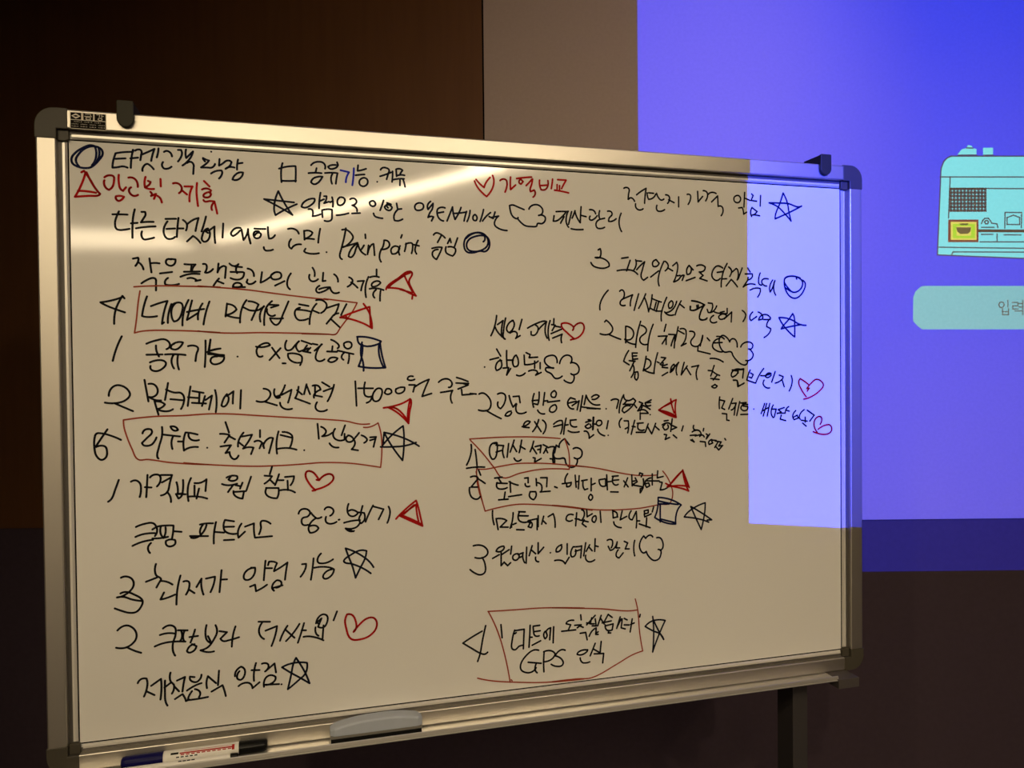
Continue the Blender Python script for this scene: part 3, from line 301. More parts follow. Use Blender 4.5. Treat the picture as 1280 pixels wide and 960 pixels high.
('handwritten_note', 'ink_black', '1070.8,976.6 1075.7,979.5 1077.6,972.8 1074.3,960.3 1063.4,959.3 1080.4,958.2 1096.1,948.4 1097.3,940.5 1085.0,935.7 1068.1,936.8 1058.4,940.6 1053.2,947.7/1128.1,959.5 1144.2,962.2/1149.1,955.5 1140.2,931.3/1116.8,930.8 1139.0,933.6 1156.4,931.7 1167.5,923.9/1162.8,957.0 1163.9,945.6 1157.6,932.9/1164.0,954.8 1177.8,954.0/1165.1,934.2 1176.4,945.9 1185.3,953.1 1180.1,936.8 1176.2,918.4 1182.4,910.5 1192.5,917.6/1214.3,958.9 1205.4,952.4 1206.6,943.3 1215.4,943.5 1221.8,950.6 1214.3,958.9/1200.1,918.4 1220.4,933.2/1234.0,955.5 1221.6,926.3 1219.0,910.1 1221.4,898.6/1237.1,955.6 1243.4,950.0 1244.7,943.1 1236.9,933.6/1243.4,940.7 1256.1,934.1/1256.2,945.7 1266.5,954.1 1269.0,948.3 1266.3,927.3 1258.5,908.5 1270.1,913.4 1280.5,924.1 1285.6,924.3 1280.4,912.5/1267.6,922.7 1275.3,924.0/1298.7,947.9 1292.2,937.2 1293.4,926.8 1301.2,929.3 1303.9,941.0 1300.0,946.8 1309.1,937.6/1290.7,912.0 1314.1,920.2/1318.3,947.2 1330.0,949.9 1340.5,945.5 1337.8,937.2 1324.7,933.3 1335.1,925.3 1325.9,918.1 1345.5,912.6/1386.8,944.2 1372.2,948.6 1360.2,936.5 1358.8,922.3 1369.3,914.3 1380.0,919.2/1372.1,933.3 1388.0,936.0/1398.8,955.2 1386.7,930.0 1382.5,899.2/1385.3,918.2 1397.3,918.9/1402.8,947.0 1410.8,937.7 1409.4,931.7 1405.3,924.5/1412.1,935.4 1422.9,943.9 1426.9,940.5 1425.4,916.6/1439.1,945.5 1428.1,919.1/1395.8,901.8 1409.3,917.5 1417.3,910.5 1425.9,900.4/1454.0,945.9 1460.7,936.5/1447.1,931.4 1466.1,932.3 1466.1,924.6 1453.8,917.2 1455.2,923.2/1455.2,918.4 1441.5,900.2 1457.8,907.7 1474.2,906.8/1460.5,893.4 1476.9,898.5 1487.8,897.5 1487.8,889.1 1480.8,876.9/1488.0,934.7 1483.8,920.2 1485.1,908.2 1492.0,906.0/1510.0,920.8 1494.8,919.3 1492.0,913.2 1497.5,906.1 1505.7,903.8/1522.4,918.6 1514.0,901.6 1515.3,889.5 1523.7,904.1 1526.5,913.9/1528.8,917.5 1525.0,896.9 1530.5,882.5'),
('circle_mark', 'ink_navy', '1554.4,914.4 1565.5,900.1 1578.1,890.5 1593.6,893.2 1605.0,905.6 1605.0,917.9 1590.9,927.3 1574.1,929.4 1557.2,924.2 1554.4,914.4 1559.8,892.7 1571.0,879.5 1585.0,875.5 1599.2,882.3 1612.1,900.9 1613.5,913.1 1605.1,920.3/1555.8,922.9 1565.6,928.0 1582.5,929.1 1599.4,925.1/1558.5,899.9 1571.1,892.9/1588.1,926.1 1589.5,922.4'),
('handwritten_note', 'ink_black', '1094.4,886.0 1082.0,871.1 1074.6,855.1 1074.0,841.5/1122.6,884.2 1128.7,887.3 1133.6,882.1 1131.0,867.2 1154.7,876.7 1149.6,862.9 1148.7,851.5/1131.0,867.2 1123.6,859.1 1124.8,853.5 1135.9,852.4/1169.6,879.2 1163.2,858.5 1158.1,841.2/1187.2,879.5 1178.3,861.0 1169.4,846.0/1184.6,870.3 1190.7,854.2 1194.4,838.2/1203.5,877.5 1198.3,849.7 1194.4,840.5/1202.2,869.4 1213.5,864.9 1226.2,861.2/1213.5,860.3 1208.3,842.9/1219.8,861.5 1213.3,839.5/1199.5,846.3 1213.4,840.6 1228.6,840.8/1240.3,872.2 1228.6,843.1 1226.0,831.5 1226.4,817.6/1253.0,864.3 1245.3,857.2 1246.5,846.8 1254.2,850.4 1255.6,862.0 1251.7,864.3/1234.9,838.5 1243.8,831.7 1257.9,831.8/1265.8,863.3 1254.1,843.4 1236.2,836.2/1277.4,864.6 1267.0,845.8 1261.7,831.8/1274.8,856.4 1285.1,848.8/1304.6,865.0 1324.2,861.7 1338.6,856.0/1301.9,852.1 1300.6,843.8 1308.4,842.8 1326.7,850.0 1337.2,854.8/1321.5,855.8 1322.8,847.6/1337.2,854.8 1326.6,834.7 1325.2,822.9 1331.8,820.2 1344.9,825.4/1304.6,865.4 1321.6,862.9 1337.3,856.0/1300.6,852.0 1300.6,843.8 1311.0,842.8 1326.7,850.0 1335.9,854.8/1317.6,854.6 1318.8,846.4/1337.2,854.8 1325.3,832.3 1325.2,824.1 1334.4,820.7 1343.6,823.1/1347.8,860.8 1358.4,859.8 1359.6,851.5 1354.3,839.7/1345.1,845.5 1347.7,838.4 1358.2,839.7 1370.2,854.0/1362.2,840.9 1371.4,837.5 1398.1,836.5/1362.1,831.5 1352.8,820.8 1356.7,814.9 1370.0,816.2/1398.1,848.4 1398.1,836.5/1379.4,838.7 1390.1,841.2/1386.1,835.2 1375.4,829.2 1378.0,823.3 1390.0,824.6 1396.7,831.8 1386.1,835.2/1390.0,823.4 1410.2,840.2 1408.7,816.4/1438.5,844.1 1447.9,834.6 1446.5,827.4 1440.5,817.8/1467.0,840.7 1458.7,826.3 1462.8,820.3 1477.8,830.0/1482.0,840.9 1492.9,833.8 1494.3,824.1 1483.3,821.7 1488.8,831.3 1504.0,835.1 1516.3,826.7 1506.6,814.6 1505.2,806.1 1516.2,801.3 1514.8,794.1 1497.6,779.6/1497.0,823.0 1514.9,823.1'),
('star_mark', 'ink_navy', '1615.3,809.8 1596.0,812.6 1576.3,822.3 1559.5,827.0 1539.4,828.1 1551.0,810.0 1570.5,790.6 1583.2,781.3 1583.3,807.7 1582.0,829.6 1577.8,838.1 1565.1,822.2 1548.2,805.1 1545.4,800.7 1570.6,806.4 1601.7,811.4'),
('handwritten_note', 'ink_black', '832.3,826.0 827.5,802.0 819.0,781.9/828.6,800.9 835.3,788.9 849.8,775.8/834.3,806.4 846.8,815.2 843.3,797.7 843.1,780.2/852.6,820.7 847.7,793.3 847.6,776.9 851.0,774.7/869.6,815.8 859.3,808.7 854.6,795.5 860.2,789.0 869.4,797.8 871.8,810.9 867.3,815.7/862.4,787.9 873.9,791.2 878.4,786.8 874.9,776.3 885.2,782.4/889.7,818.1 883.1,795.6/902.6,799.0 922.4,809.0 941.0,814.7 946.8,813.6 931.6,800.2 928.0,795.8/921.2,805.7 926.9,799.1 918.6,783.6 910.5,784.7 910.6,791.3/946.8,813.6 943.1,791.4 947.6,776.9/955.0,815.9 950.1,793.6 952.3,772.5/964.0,820.4 963.2,807.0/958.5,807.0 966.7,805.9 959.5,793.6/966.7,803.7 979.6,801.5/957.1,787.0 981.9,797.1/960.5,777.0 983.0,785.9 980.5,775.8 981.6,766.9'),
('heart_mark', 'ink_red', '1003.0,773.2 1011.4,775.8 994.8,789.3 982.0,802.6 982.0,809.3 990.3,811.2 1002.1,808.3 1010.4,800.5 1008.0,794.9/1010.4,801.6 1022.4,810.7 1030.8,810.7 1035.5,802.9 1033.0,791.6 1023.3,780.3 1009.0,774.7'),
('handwritten_note', 'ink_black', '831.5,752.9 840.4,737.6/816.2,729.6 835.8,734.3/842.5,727.7 834.6,725.6 828.8,712.5 831.0,706.4 841.2,712.4 842.5,723.3 839.2,729.9/854.1,749.5 853.9,732.0 854.9,714.5/855.0,728.7 868.7,728.6/873.3,738.5 867.5,725.3 870.8,714.3 878.8,716.4 880.1,729.6 875.6,739.5/845.8,711.3 858.2,712.2 853.5,695.8 862.8,710.0/876.3,695.5 884.3,693.9 895.9,699.7/894.0,739.4 894.9,718.5 919.2,721.6 926.2,726.0/898.6,744.9 907.8,740.5 905.4,733.9 925.1,734.8/918.1,726.0 917.9,710.5/930.8,722.6 930.7,709.3/904.0,704.0 921.3,705.0 924.8,700.5 920.1,695.0 932.9,700.8/804.2,713.8'),
('cloud_mark', 'ink_dark', '962.2,710.1 951.7,713.5 941.3,724.7 942.5,732.5 954.3,738.4 966.0,736.8 970.6,722.3/976.4,720.4 984.9,735.6 996.7,738.9 1005.0,733.2 1002.5,720.9/1002.5,722.0 1015.6,719.7 1022.7,708.4 1019.0,698.3 1008.2,695.0 1003.0,697.3/1009.4,695.0 1010.5,686.0 1004.5,677.1 991.4,679.5 986.7,683.0/962.2,710.8 944.7,711.4 943.4,705.8 956.2,697.9 966.7,687.1 982.1,692.0'),
('handwritten_note', 'ink_black', '1085.2,814.0 1088.9,817.9 1097.4,811.1 1104.6,799.8 1103.3,792.9 1094.7,786.1 1074.0,787.2/1094.7,786.1 1108.1,780.4 1124.1,774.7/1136.7,804.5 1136.4,766.7/1137.9,804.5 1152.8,797.7 1156.4,786.2 1148.8,774.7 1134.0,774.7 1145.1,766.7 1160.0,763.2/1174.1,816.1 1165.1,785.1 1161.1,756.4/1175.3,806.9 1187.8,798.9 1187.7,792.0 1172.6,778.2 1172.5,769.0 1180.0,763.2 1190.0,763.2/1205.5,809.4 1195.2,780.5 1191.2,748.2/1238.0,809.6 1233.3,793.3/1218.0,781.7 1240.9,782.9 1228.0,764.3/1238.3,780.5 1238.2,763.1/1244.7,786.4 1261.4,785.7 1253.6,768.9 1250.9,759.6/1261.4,784.1 1258.6,754.9/1269.3,803.9 1261.3,771.2/1270.5,794.6 1284.6,787.6/1274.4,799.2 1287.3,798.1 1289.8,791.1 1287.1,773.6 1276.7,759.5 1289.6,765.4/1298.9,793.5 1310.6,791.2 1311.9,785.3 1301.4,768.9 1305.2,760.7 1320.8,759.4 1332.8,784.2 1326.1,759.4/1320.8,759.4 1319.5,747.7 1352.3,740.5/1344.6,778.3 1351.2,771.7/1369.7,781.8 1381.7,780.7 1389.7,775.9/1376.4,777.1 1361.7,768.8 1359.0,757.0 1368.2,748.7 1384.1,745.1/1361.7,766.5 1384.3,767.6/1352.2,729.8 1370.7,728.5 1386.6,721.3'),
('cloud_mark', 'ink_dark', '1376.3,773.5 1384.4,784.2 1395.0,780.7 1404.3,768.8 1409.7,775.9 1419.1,774.7 1424.4,756.8/1433.9,756.8 1440.7,765.2 1457.0,768.7 1466.5,762.7 1463.7,753.1 1455.5,751.9/1456.9,752.4 1465.0,744.7 1467.7,737.5 1460.8,726.7 1447.2,724.4/1452.6,723.2 1448.5,714.8 1437.7,714.9 1424.2,723.4 1413.5,735.4 1408.2,745.0 1389.5,745.0 1378.9,756.9 1376.3,773.5'),
('handwritten_note', 'ink_black', '1143.7,748.8 1136.1,737.0 1131.1,724.4 1144.6,716.3/1152.3,743.3 1164.8,743.2/1152.3,743.3 1153.5,730.0/1152.3,736.4 1163.5,736.8/1153.4,728.8 1165.9,729.9/1144.7,725.9 1159.6,724.2/1157.1,724.2 1153.3,716.2 1145.8,702.5/1153.3,717.4 1157.0,704.7 1149.4,687.6/1158.2,698.9 1165.7,700.0 1166.8,688.5 1163.0,681.2 1159.3,684.0 1159.4,695.5/1187.3,735.5 1183.4,715.9 1179.5,702.2/1186.0,729.8 1197.3,725.1 1198.5,715.8 1180.7,704.4 1194.5,698.5 1207.2,696.1/1216.4,743.5 1209.9,720.3 1206.6,696.1/1215.0,722.6 1220.0,720.3/1225.2,733.0 1236.7,731.7 1222.5,716.8 1230.2,714.4 1240.4,716.6/1230.2,720.2 1227.6,709.8 1241.6,708.5/1227.4,690.5 1241.5,698.0/1257.0,716.5 1250.6,709.5 1249.2,701.4 1247.9,697.9 1258.3,708.3 1258.3,716.5/1249.2,701.4 1269.9,721.0 1263.4,705.9 1265.3,691.9/1284.1,720.9 1280.2,708.1 1276.2,691.7 1291.9,712.6/1289.2,709.2 1300.8,691.9/1303.5,710.2 1321.8,713.6 1315.2,696.0 1317.7,680.6/1362.7,713.2 1358.6,702.6/1346.7,701.5 1358.6,700.2 1353.2,688.4/1357.3,700.2 1367.8,693.0 1377.1,689.3/1353.2,682.5 1375.7,679.8/1370.5,690.6 1359.8,678.9/1365.0,668.1 1355.7,663.5 1363.6,659.9 1370.3,664.5 1363.7,668.2/1434.9,703.0 1416.0,702.0 1407.9,690.1 1411.8,684.8 1421.3,690.0/1426.7,694.7 1425.4,697.1/1410.6,702.0 1441.7,702.9/1413.2,678.1 1423.9,676.8 1425.2,662.4 1441.5,669.3/1414.6,702.0 1407.9,690.1 1410.5,685.3 1421.3,690.0 1426.8,699.5 1413.3,700.8 1441.7,704.6 1438.8,682.6/1414.5,676.9 1422.6,676.8 1426.5,662.4 1442.8,670.5/1459.3,701.5 1453.8,689.6 1449.7,677.6 1472.8,670.1/1460.6,694.3 1467.4,690.6 1463.3,682.2 1456.5,684.7/1496.3,704.7 1483.9,689.2 1474.2,670.0/1488.0,687.9 1500.4,687.8 1517.0,692.4 1508.7,693.7 1500.4,686.6 1505.9,682.9 1517.0,688.8/1528.1,697.1 1518.2,671.8/1497.5,676.9 1494.7,667.3 1503.0,658.7 1512.6,657.8/1539.2,688.5 1550.3,684.7 1547.5,678.7 1527.9,669.2/1547.5,676.2 1553.0,660.3/1572.8,686.9 1575.6,673.4 1567.0,649.6'),
('heart_mark', 'ink_red', '1615.0,634.7 1600.9,653.4 1593.9,670.7 1598.2,679.2 1609.5,672.9 1622.3,664.1/1618.0,648.2 1623.7,655.5 1616.6,654.4 1629.5,667.7 1643.8,676.9 1658.2,672.2 1664.5,662.2 1652.3,647.6 1632.2,635.6 1617.9,630.5 1607.9,628.8'),
('handwritten_note', 'ink_black', '1376.8,638.3 1375.3,624.0 1375.8,610.9/1378.1,631.1 1390.0,628.5 1381.9,612.0 1389.9,608.2/1411.5,634.0 1400.6,609.2/1383.2,598.9 1395.2,597.4 1395.1,583.1 1401.8,581.7/1410.1,622.1 1420.9,623.0 1412.7,608.9 1407.3,606.6/1419.5,621.9 1415.3,594.5/1430.4,626.4 1422.0,593.1/1433.0,622.8 1448.0,623.6 1437.1,621.5/1452.0,618.7 1438.4,617.8 1433.0,610.8 1439.7,604.6 1450.6,606.8 1452.0,613.9 1439.8,615.4/1432.9,595.2 1451.9,595.4/1468.3,607.5/1498.6,620.1 1488.8,596.2/1504.1,620.0 1494.3,590.0/1491.6,602.1 1508.2,610.2/1512.4,619.8 1505.3,589.7/1522.1,616.0 1516.4,596.7 1521.9,585.6/1519.3,606.3 1530.4,606.0 1524.7,586.7/1552.7,609.2 1535.9,604.7 1544.3,598.4 1533.1,595.0/1533.1,596.3 1555.5,595.7/1565.4,611.3 1558.3,605.4 1555.5,595.7/1556.9,603.0 1566.7,600.3/1544.3,591.1 1541.4,581.4 1556.8,577.3/1585.1,601.1 1576.5,587.8 1580.7,579.1 1592.0,582.5 1589.2,589.9 1579.3,585.3/1609.2,602.9 1594.9,584.9 1597.7,579.9/1617.7,601.5 1637.7,588.7 1624.7,574.2/1611.9,584.4 1611.9,572.1/1600.5,577.3 1617.6,574.4/1604.8,569.9 1614.7,562.2'),
('heart_mark', 'ink_red', '1634.6,548.0 1646.1,543.9 1663.4,540.4 1680.8,542.8 1688.1,551.3 1683.8,562.6 1669.3,563.0 1654.8,557.3 1649.0,553.7/1646.1,546.4 1637.6,561.5 1639.1,576.3 1649.2,584.6 1657.8,583.2 1659.2,575.7 1654.9,565.9'),
('handwritten_note', 'ink_black', '791.2,655.3 800.2,657.3 811.3,649.5 817.4,636.3 814.4,623.2 807.6,619.1 789.7,620.6/808.7,617.9 824.3,608.8 840.1,600.7/771.3,656.8 784.6,655.5/832.7,654.5 842.9,656.5 849.7,652.0 848.4,635.6 839.2,622.7 833.6,627.2 833.2,637.0/858.7,650.7 863.1,635.3 867.6,625.3 874.5,632.8/867.8,648.4 881.6,649.2 883.7,634.8/875.7,631.7 874.4,617.4 878.9,611.8 897.3,613.5/862.9,616.6 853.8,613.5 849.2,607.0 858.3,606.8 864.0,613.3/916.2,654.1 912.5,636.4 914.7,624.2/927.8,657.2 926.4,636.1 924.1,629.5 916.0,631.9/911.4,638.6 925.3,639.5/940.6,655.8 936.8,628.1/938.1,637.0 947.5,637.9/923.9,617.3 929.7,610.5 940.1,608.7/964.1,659.9 955.8,653.3 956.9,646.6 965.1,645.3 967.6,655.3 962.9,659.9/947.4,634.5 975.6,637.3/965.0,628.6 953.2,622.1 951.9,614.4 960.1,611.9 968.4,620.7 965.0,628.6/1001.8,643.5 1012.5,639.9/1001.8,643.5 994.5,632.4 999.2,621.1 1008.7,618.1/995.7,631.2 1014.8,635.3/1005.2,625.4 1022.0,636.3 1017.0,616.1/1030.5,647.4 1024.2,612.6/1038.9,648.4 1033.9,627.0/1038.9,648.4 1053.2,628.8 1071.4,626.2/1052.1,643.6 1063.1,649.0 1070.3,645.5 1060.6,638.9 1053.3,639.0/1025.5,622.7 1043.5,620.0 1072.5,617.0/1041.1,618.9 1062.8,617.3/1087.1,616.7/1099.5,635.8 1111.8,638.5 1118.0,635.4 1112.9,617.2/1130.4,647.7 1121.6,627.3 1119.0,606.8/1130.4,645.4 1136.5,635.0 1153.9,639.2/1139.0,635.0 1131.5,627.1/1129.0,626.0 1151.3,625.5/1153.9,639.2 1160.1,633.4 1147.5,617.5 1131.3,606.5 1126.4,611.2 1131.4,620.2 1146.3,622.2/1155.1,626.6 1162.5,617.2/1168.9,630.9 1177.6,627.2 1164.9,610.2/1173.8,623.8 1183.8,620.1 1196.4,612.9/1176.3,619.2 1171.2,610.1/1199.1,634.8 1183.9,628.2 1186.4,622.4 1197.7,622.1/1183.9,628.2 1197.8,629.1/1166.2,610.2 1181.3,612.1 1191.3,603.8 1173.7,604.2/1171.2,605.5 1171.0,590.5/1196.3,600.6'),
('triangle_mark', 'ink_red', '1217.9,610.8 1239.7,623.5 1262.8,634.0 1260.1,614.9 1262.5,592.6 1242.0,599.0 1219.2,610.0 1239.5,606.0 1258.7,597.4/1248.7,636.1 1251.2,622.1 1257.5,603.3/1232.0,619.0 1252.5,627.9/1224.2,608.8 1260.0,596.2'),
('handwritten_note', 'ink_black', '887.8,581.7 901.6,586.8 906.3,592.2 899.4,593.6 892.4,588.2 891.2,580.5 903.9,579.0/916.7,591.9 931.6,569.3/926.0,596.1 920.1,580.8 911.9,569.9/935.3,594.8 942.3,586.8 942.2,575.6 936.2,564.7/961.0,585.1 974.0,592.6 981.1,592.4 982.2,583.4 977.3,563.3/961.0,579.5 981.0,583.8/990.7,597.7 986.9,581.0 984.4,562.0/988.1,582.1 995.3,583.0/1000.1,592.9 1014.4,593.7/1001.3,592.9 1001.2,582.8 1007.1,578.1 1015.5,577.9/995.1,569.5 1004.6,565.8 1021.4,566.4/1037.2,587.4 1050.4,590.4/1043.2,592.9 1048.1,592.7/1044.4,583.8 1035.9,578.4 1040.6,573.7 1050.3,576.8 1048.0,582.5/1056.6,598.2 1055.1,571.0/1033.4,567.2 1040.6,565.8 1045.3,550.9 1056.2,558.5/1066.2,590.0 1062.5,583.3 1068.5,578.5 1075.9,582.9 1074.7,589.7 1066.2,590.0/1055.4,598.2 1053.9,569.9/1054.0,583.5 1062.5,582.1/1091.8,589.2 1088.0,571.1/1066.0,570.7 1069.6,562.6 1082.9,555.3/1091.5,556.2/1125.0,594.0 1118.8,583.9 1121.1,573.5/1131.2,588.1 1141.1,587.8 1142.2,578.6 1139.6,560.3/1133.5,569.7 1141.0,572.9/1157.3,588.5 1148.3,556.6/1150.9,574.9 1158.4,573.5/1163.5,581.5 1178.5,582.2/1166.0,580.2 1165.9,568.7 1173.3,565.0 1180.9,565.9/1160.8,560.8 1183.4,560.1/1191.1,579.5 1183.4,560.1/1189.8,572.6 1199.7,556.1/1210.0,580.1 1201.0,558.3/1208.7,573.2 1218.8,564.7/1231.7,585.3 1241.9,586.2/1226.5,576.1 1241.9,580.3 1247.0,577.9/1234.2,578.2 1227.8,571.4 1232.8,564.3 1241.8,568.7 1240.6,575.7/1252.2,589.4 1248.2,560.3/1248.3,575.5 1263.6,569.2 1252.0,564.9/1231.5,553.9 1237.8,552.5 1233.9,542.1 1245.5,546.4/1254.5,551.9 1263.5,544.6/1280.5,572.2 1276.5,560.6/1307.8,572.5 1307.7,564.3 1316.8,561.7/1303.7,557.4 1320.8,560.4 1327.3,550.7 1311.5,547.7/1298.5,549.3 1314.1,550.0/1299.7,538.7 1308.8,533.6 1303.6,539.7/1333.9,564.7 1332.6,558.8/1323.3,546.1 1329.9,549.4 1335.1,544.5/1340.4,551.5 1344.4,549.0 1340.3,539.6/1349.7,551.2 1341.7,540.8/1324.5,534.3 1337.7,532.6 1338.9,521.9/1354.9,537.9 1346.9,532.3 1348.2,526.3 1357.4,529.5 1353.5,536.8 1366.8,535.2/1364.1,534.1 1380.1,531.1 1373.3,521.8 1384.0,522.6/1370.7,530.3 1362.7,518.7/1366.7,519.7 1373.3,512.3 1382.7,521.5/1389.5,539.1 1392.1,535.5'),
('handwritten_note', 'ink_black', '772.3,546.2 772.1,528.8 761.8,502.1/781.0,535.0 784.1,510.9 785.0,493.5/761.7,494.9 782.8,496.8 801.8,496.0/829.3,548.5 816.9,544.5 813.3,525.0 818.8,512.7 824.4,513.6 830.3,530.9 830.4,547.3 823.7,546.5/828.1,543.0 845.1,541.3/828.0,527.7 842.7,531.5/845.1,541.3 842.7,528.2 845.9,514.9/856.5,545.3 852.8,515.7/869.1,552.5 864.4,538.4 859.7,526.5/865.6,542.8 874.6,527.0/886.3,551.9 882.7,533.3 880.3,524.5/882.7,538.8 894.1,531.8/868.7,512.9 875.5,506.0 884.7,508.9/914.0,548.8 910.4,536.7 905.6,525.8/911.5,534.4 920.6,520.7/917.3,536.4 931.3,539.2 928.8,522.6/923.1,529.5 928.9,530.4/912.4,512.2 917.1,510.9 915.8,502.0 931.0,509.6/936.0,540.2 945.3,535.4 937.0,521.2/941.7,531.1 946.3,522.0/947.6,533.1 960.5,534.8 962.9,533.6 959.2,521.4 959.1,508.0/952.0,508.3 962.6,506.8 962.5,498.9/957.9,505.8 959.0,499.1'),
('cloud_mark', 'ink_dark', '962.7,521.3 966.4,538.0 973.5,533.2 974.7,541.0 986.7,551.8 997.2,537.9/1006.7,528.6 1016.2,530.5 1027.0,523.3 1026.8,512.0 1018.4,505.6 1008.9,508.2/1016.0,505.7 1015.9,496.7 1008.7,487.9 996.8,488.5 989.7,495.5 985.1,508.1 973.2,507.4 962.6,510.1 960.4,521.4'),
('red_frame', 'ink_red_thin', '769.1,558.2 828.3,559.9 882.9,559.4 931.5,557.0 976.0,552.6/986.6,550.7 995.9,522.3 996.7,482.8 963.6,485.5 926.1,485.4 882.1,479.2 840.9,471.2 823.1,493.9 796.5,527.8 770.2,556.0'),
('red_frame', 'ink_red_thin', '783.9,492.4 805.1,491.5 839.0,496.5 873.2,500.5 919.3,499.7 954.3,497.1 996.8,491.8 1032.6,487.3/783.9,492.4 785.7,458.6 795.4,423.2/1013.5,490.0 1064.0,482.1 1125.2,467.9 1162.5,461.5 1210.4,460.0/1227.0,468.5 1238.4,454.4 1248.5,432.9 1252.2,416.3 1248.2,397.8 1241.7,391.2 1222.6,391.1 1174.4,385.7 1136.9,384.5 1087.6,385.8 1043.8,390.0 998.3,398.3 955.7,404.1/782.7,487.0 789.0,451.9 795.4,423.2 801.9,399.8 826.7,404.9 872.2,410.5 918.4,407.8 960.4,402.7 1051.0,387.3'),
('handwritten_note', 'ink_black', '788.3,490.0 792.7,478.9/770.4,475.6 783.7,476.1 787.0,471.6 771.2,453.9 785.7,453.1/785.9,471.6 793.6,466.9 802.5,460.3/767.9,453.0 767.8,442.1 773.2,430.9 784.3,427.0 791.0,432.1/824.0,470.9 841.0,472.3/831.9,471.6 838.6,460.3/828.4,459.7 852.2,457.9/829.5,460.8 829.4,449.8 838.4,446.0 852.1,448.6/859.0,461.5 859.9,438.3/856.8,461.6 865.8,456.7 877.2,452.9/847.4,439.0 845.0,424.8/855.3,428.6 885.1,431.4/832.5,422.8 854.1,423.2/892.3,467.6 900.4,468.3 900.3,457.2/893.4,455.4 895.6,449.7 903.7,449.3/918.9,465.2 919.9,449.6/920.0,456.3 930.4,451.3 930.3,435.7/929.4,466.9 944.6,466.2 943.2,446.2/927.9,435.4 951.3,435.7/904.7,435.9 903.5,426.0 912.7,418.8 918.5,427.4 917.5,436.4 904.7,437.0/962.0,445.2 967.9,442.7/993.0,472.9 987.0,461.9 986.9,452.9/979.8,451.0 998.8,452.3/990.5,451.6 990.4,443.8 998.7,445.6 1001.2,453.3/1010.9,468.7 1013.0,441.5/1020.4,467.1 1018.2,437.8/1011.9,453.9 1019.1,454.7/1026.3,455.5 1039.6,457.1/1029.9,455.3 1029.8,441.7 1033.4,434.8 1040.6,436.7/1049.3,460.0 1049.0,431.7/1050.3,445.2 1058.9,448.2/1047.7,423.8 1042.8,416.1 1047.6,410.2 1052.5,416.7 1047.7,423.8/1068.6,455.7 1083.3,457.3/1068.6,455.7 1073.4,441.8 1084.4,441.2 1084.5,456.1/1087.0,466.2 1088.4,431.9/1089.3,450.1 1099.2,450.8/1100.5,462.2 1115.3,462.6/1102.9,452.9 1116.4,453.4/1102.9,460.9 1101.6,448.4 1107.7,441.9 1115.1,443.1/1096.5,426.9 1114.9,425.5/1138.7,456.9 1129.9,436.6/1128.8,450.5 1139.8,436.1/1148.8,463.3 1149.8,437.9/1149.9,448.3 1157.4,449.1/1167.5,462.4 1168.8,467.0 1176.3,464.3 1172.5,457.6/1157.4,456.0 1162.4,446.5 1149.8,440.2 1177.3,434.2/1177.5,452.7 1177.3,434.2 1169.7,420.7 1169.7,430.0 1177.3,431.9/1196.4,454.1 1182.4,445.5 1186.1,432.6 1193.7,435.7 1191.2,442.8 1182.4,440.9/1200.3,463.2 1200.1,437.7/1182.5,447.8 1217.9,446.1/1214.3,469.6 1212.9,453.3 1228.2,456.1/1219.1,443.7 1225.5,442.2 1220.3,425.0 1233.0,426.7 1243.3,433.2'),
('triangle_mark', 'ink_red', '1234.4,439.5 1248.5,432.9 1276.8,425.6 1293.6,418.8 1284.7,438.1 1278.4,469.0 1292.4,429.5 1269.1,433.0 1248.5,432.9 1243.4,434.3 1258.9,451.1 1278.4,467.8/1282.2,459.4 1295.0,427.0/1245.9,431.9 1238.2,432.3/1248.5,438.8 1275.8,465.6'),
('handwritten_note', 'ink_black', '818.7,399.9 818.6,384.6 821.8,369.0/826.4,381.9 830.7,357.5/827.5,381.8 844.5,379.7 850.2,376.0 835.3,362.7 853.4,361.5/865.2,392.7 862.7,373.0 858.0,359.0/863.8,366.3 871.8,369.1/860.3,366.5 861.4,360.9/877.8,394.2 892.7,392.9/877.7,385.4 899.6,383.6/878.9,391.9 877.6,376.5 885.6,370.5 899.4,370.7/872.8,354.7 890.0,353.1/899.4,370.7 904.0,367.1 899.3,359.6 906.2,356.9 908.6,365.7 899.5,372.9 920.4,376.1 920.1,351.5/922.8,382.6 922.5,358.1/935.6,380.7 930.7,363.1/933.1,371.9 941.2,363.6/946.1,378.9 957.9,384.9 961.3,373.5 962.3,354.4/1005.3,379.8 992.2,379.5 988.5,369.6 995.6,365.7 1002.8,367.5/1013.7,383.8 1011.0,354.6/1010.0,370.5 1019.5,368.8/1025.7,389.9 1031.7,385.0 1026.7,367.2/1019.5,367.6 1041.1,361.7/1031.5,366.9 1026.6,358.1 1036.2,350.7/1037.8,389.2 1038.8,373.2 1051.0,379.3/1059.4,374.2 1053.3,372.3 1050.8,363.4 1056.8,359.6 1060.6,367.3 1059.4,374.2/1070.4,383.8 1072.2,358.6/1101.0,384.3 1102.1,367.0 1113.2,368.6/1102.3,381.9 1110.8,378.0 1112.0,369.9/1124.5,381.8 1119.3,361.4 1135.5,368.4/1103.3,357.8 1106.9,349.5 1121.7,343.3/1146.8,380.4 1141.7,364.6 1149.1,359.5 1159.3,378.5 1160.4,358.8 1159.0,340.4/1161.6,356.4 1167.9,356.0/1189.5,380.2 1179.4,378.5 1180.6,371.5 1189.4,373.2 1189.5,380.2/1179.3,371.5 1180.5,364.5 1197.0,370.5/1185.5,361.9 1184.1,341.1/1166.6,349.2 1194.2,338.6/1203.4,386.4 1199.6,375.0'),
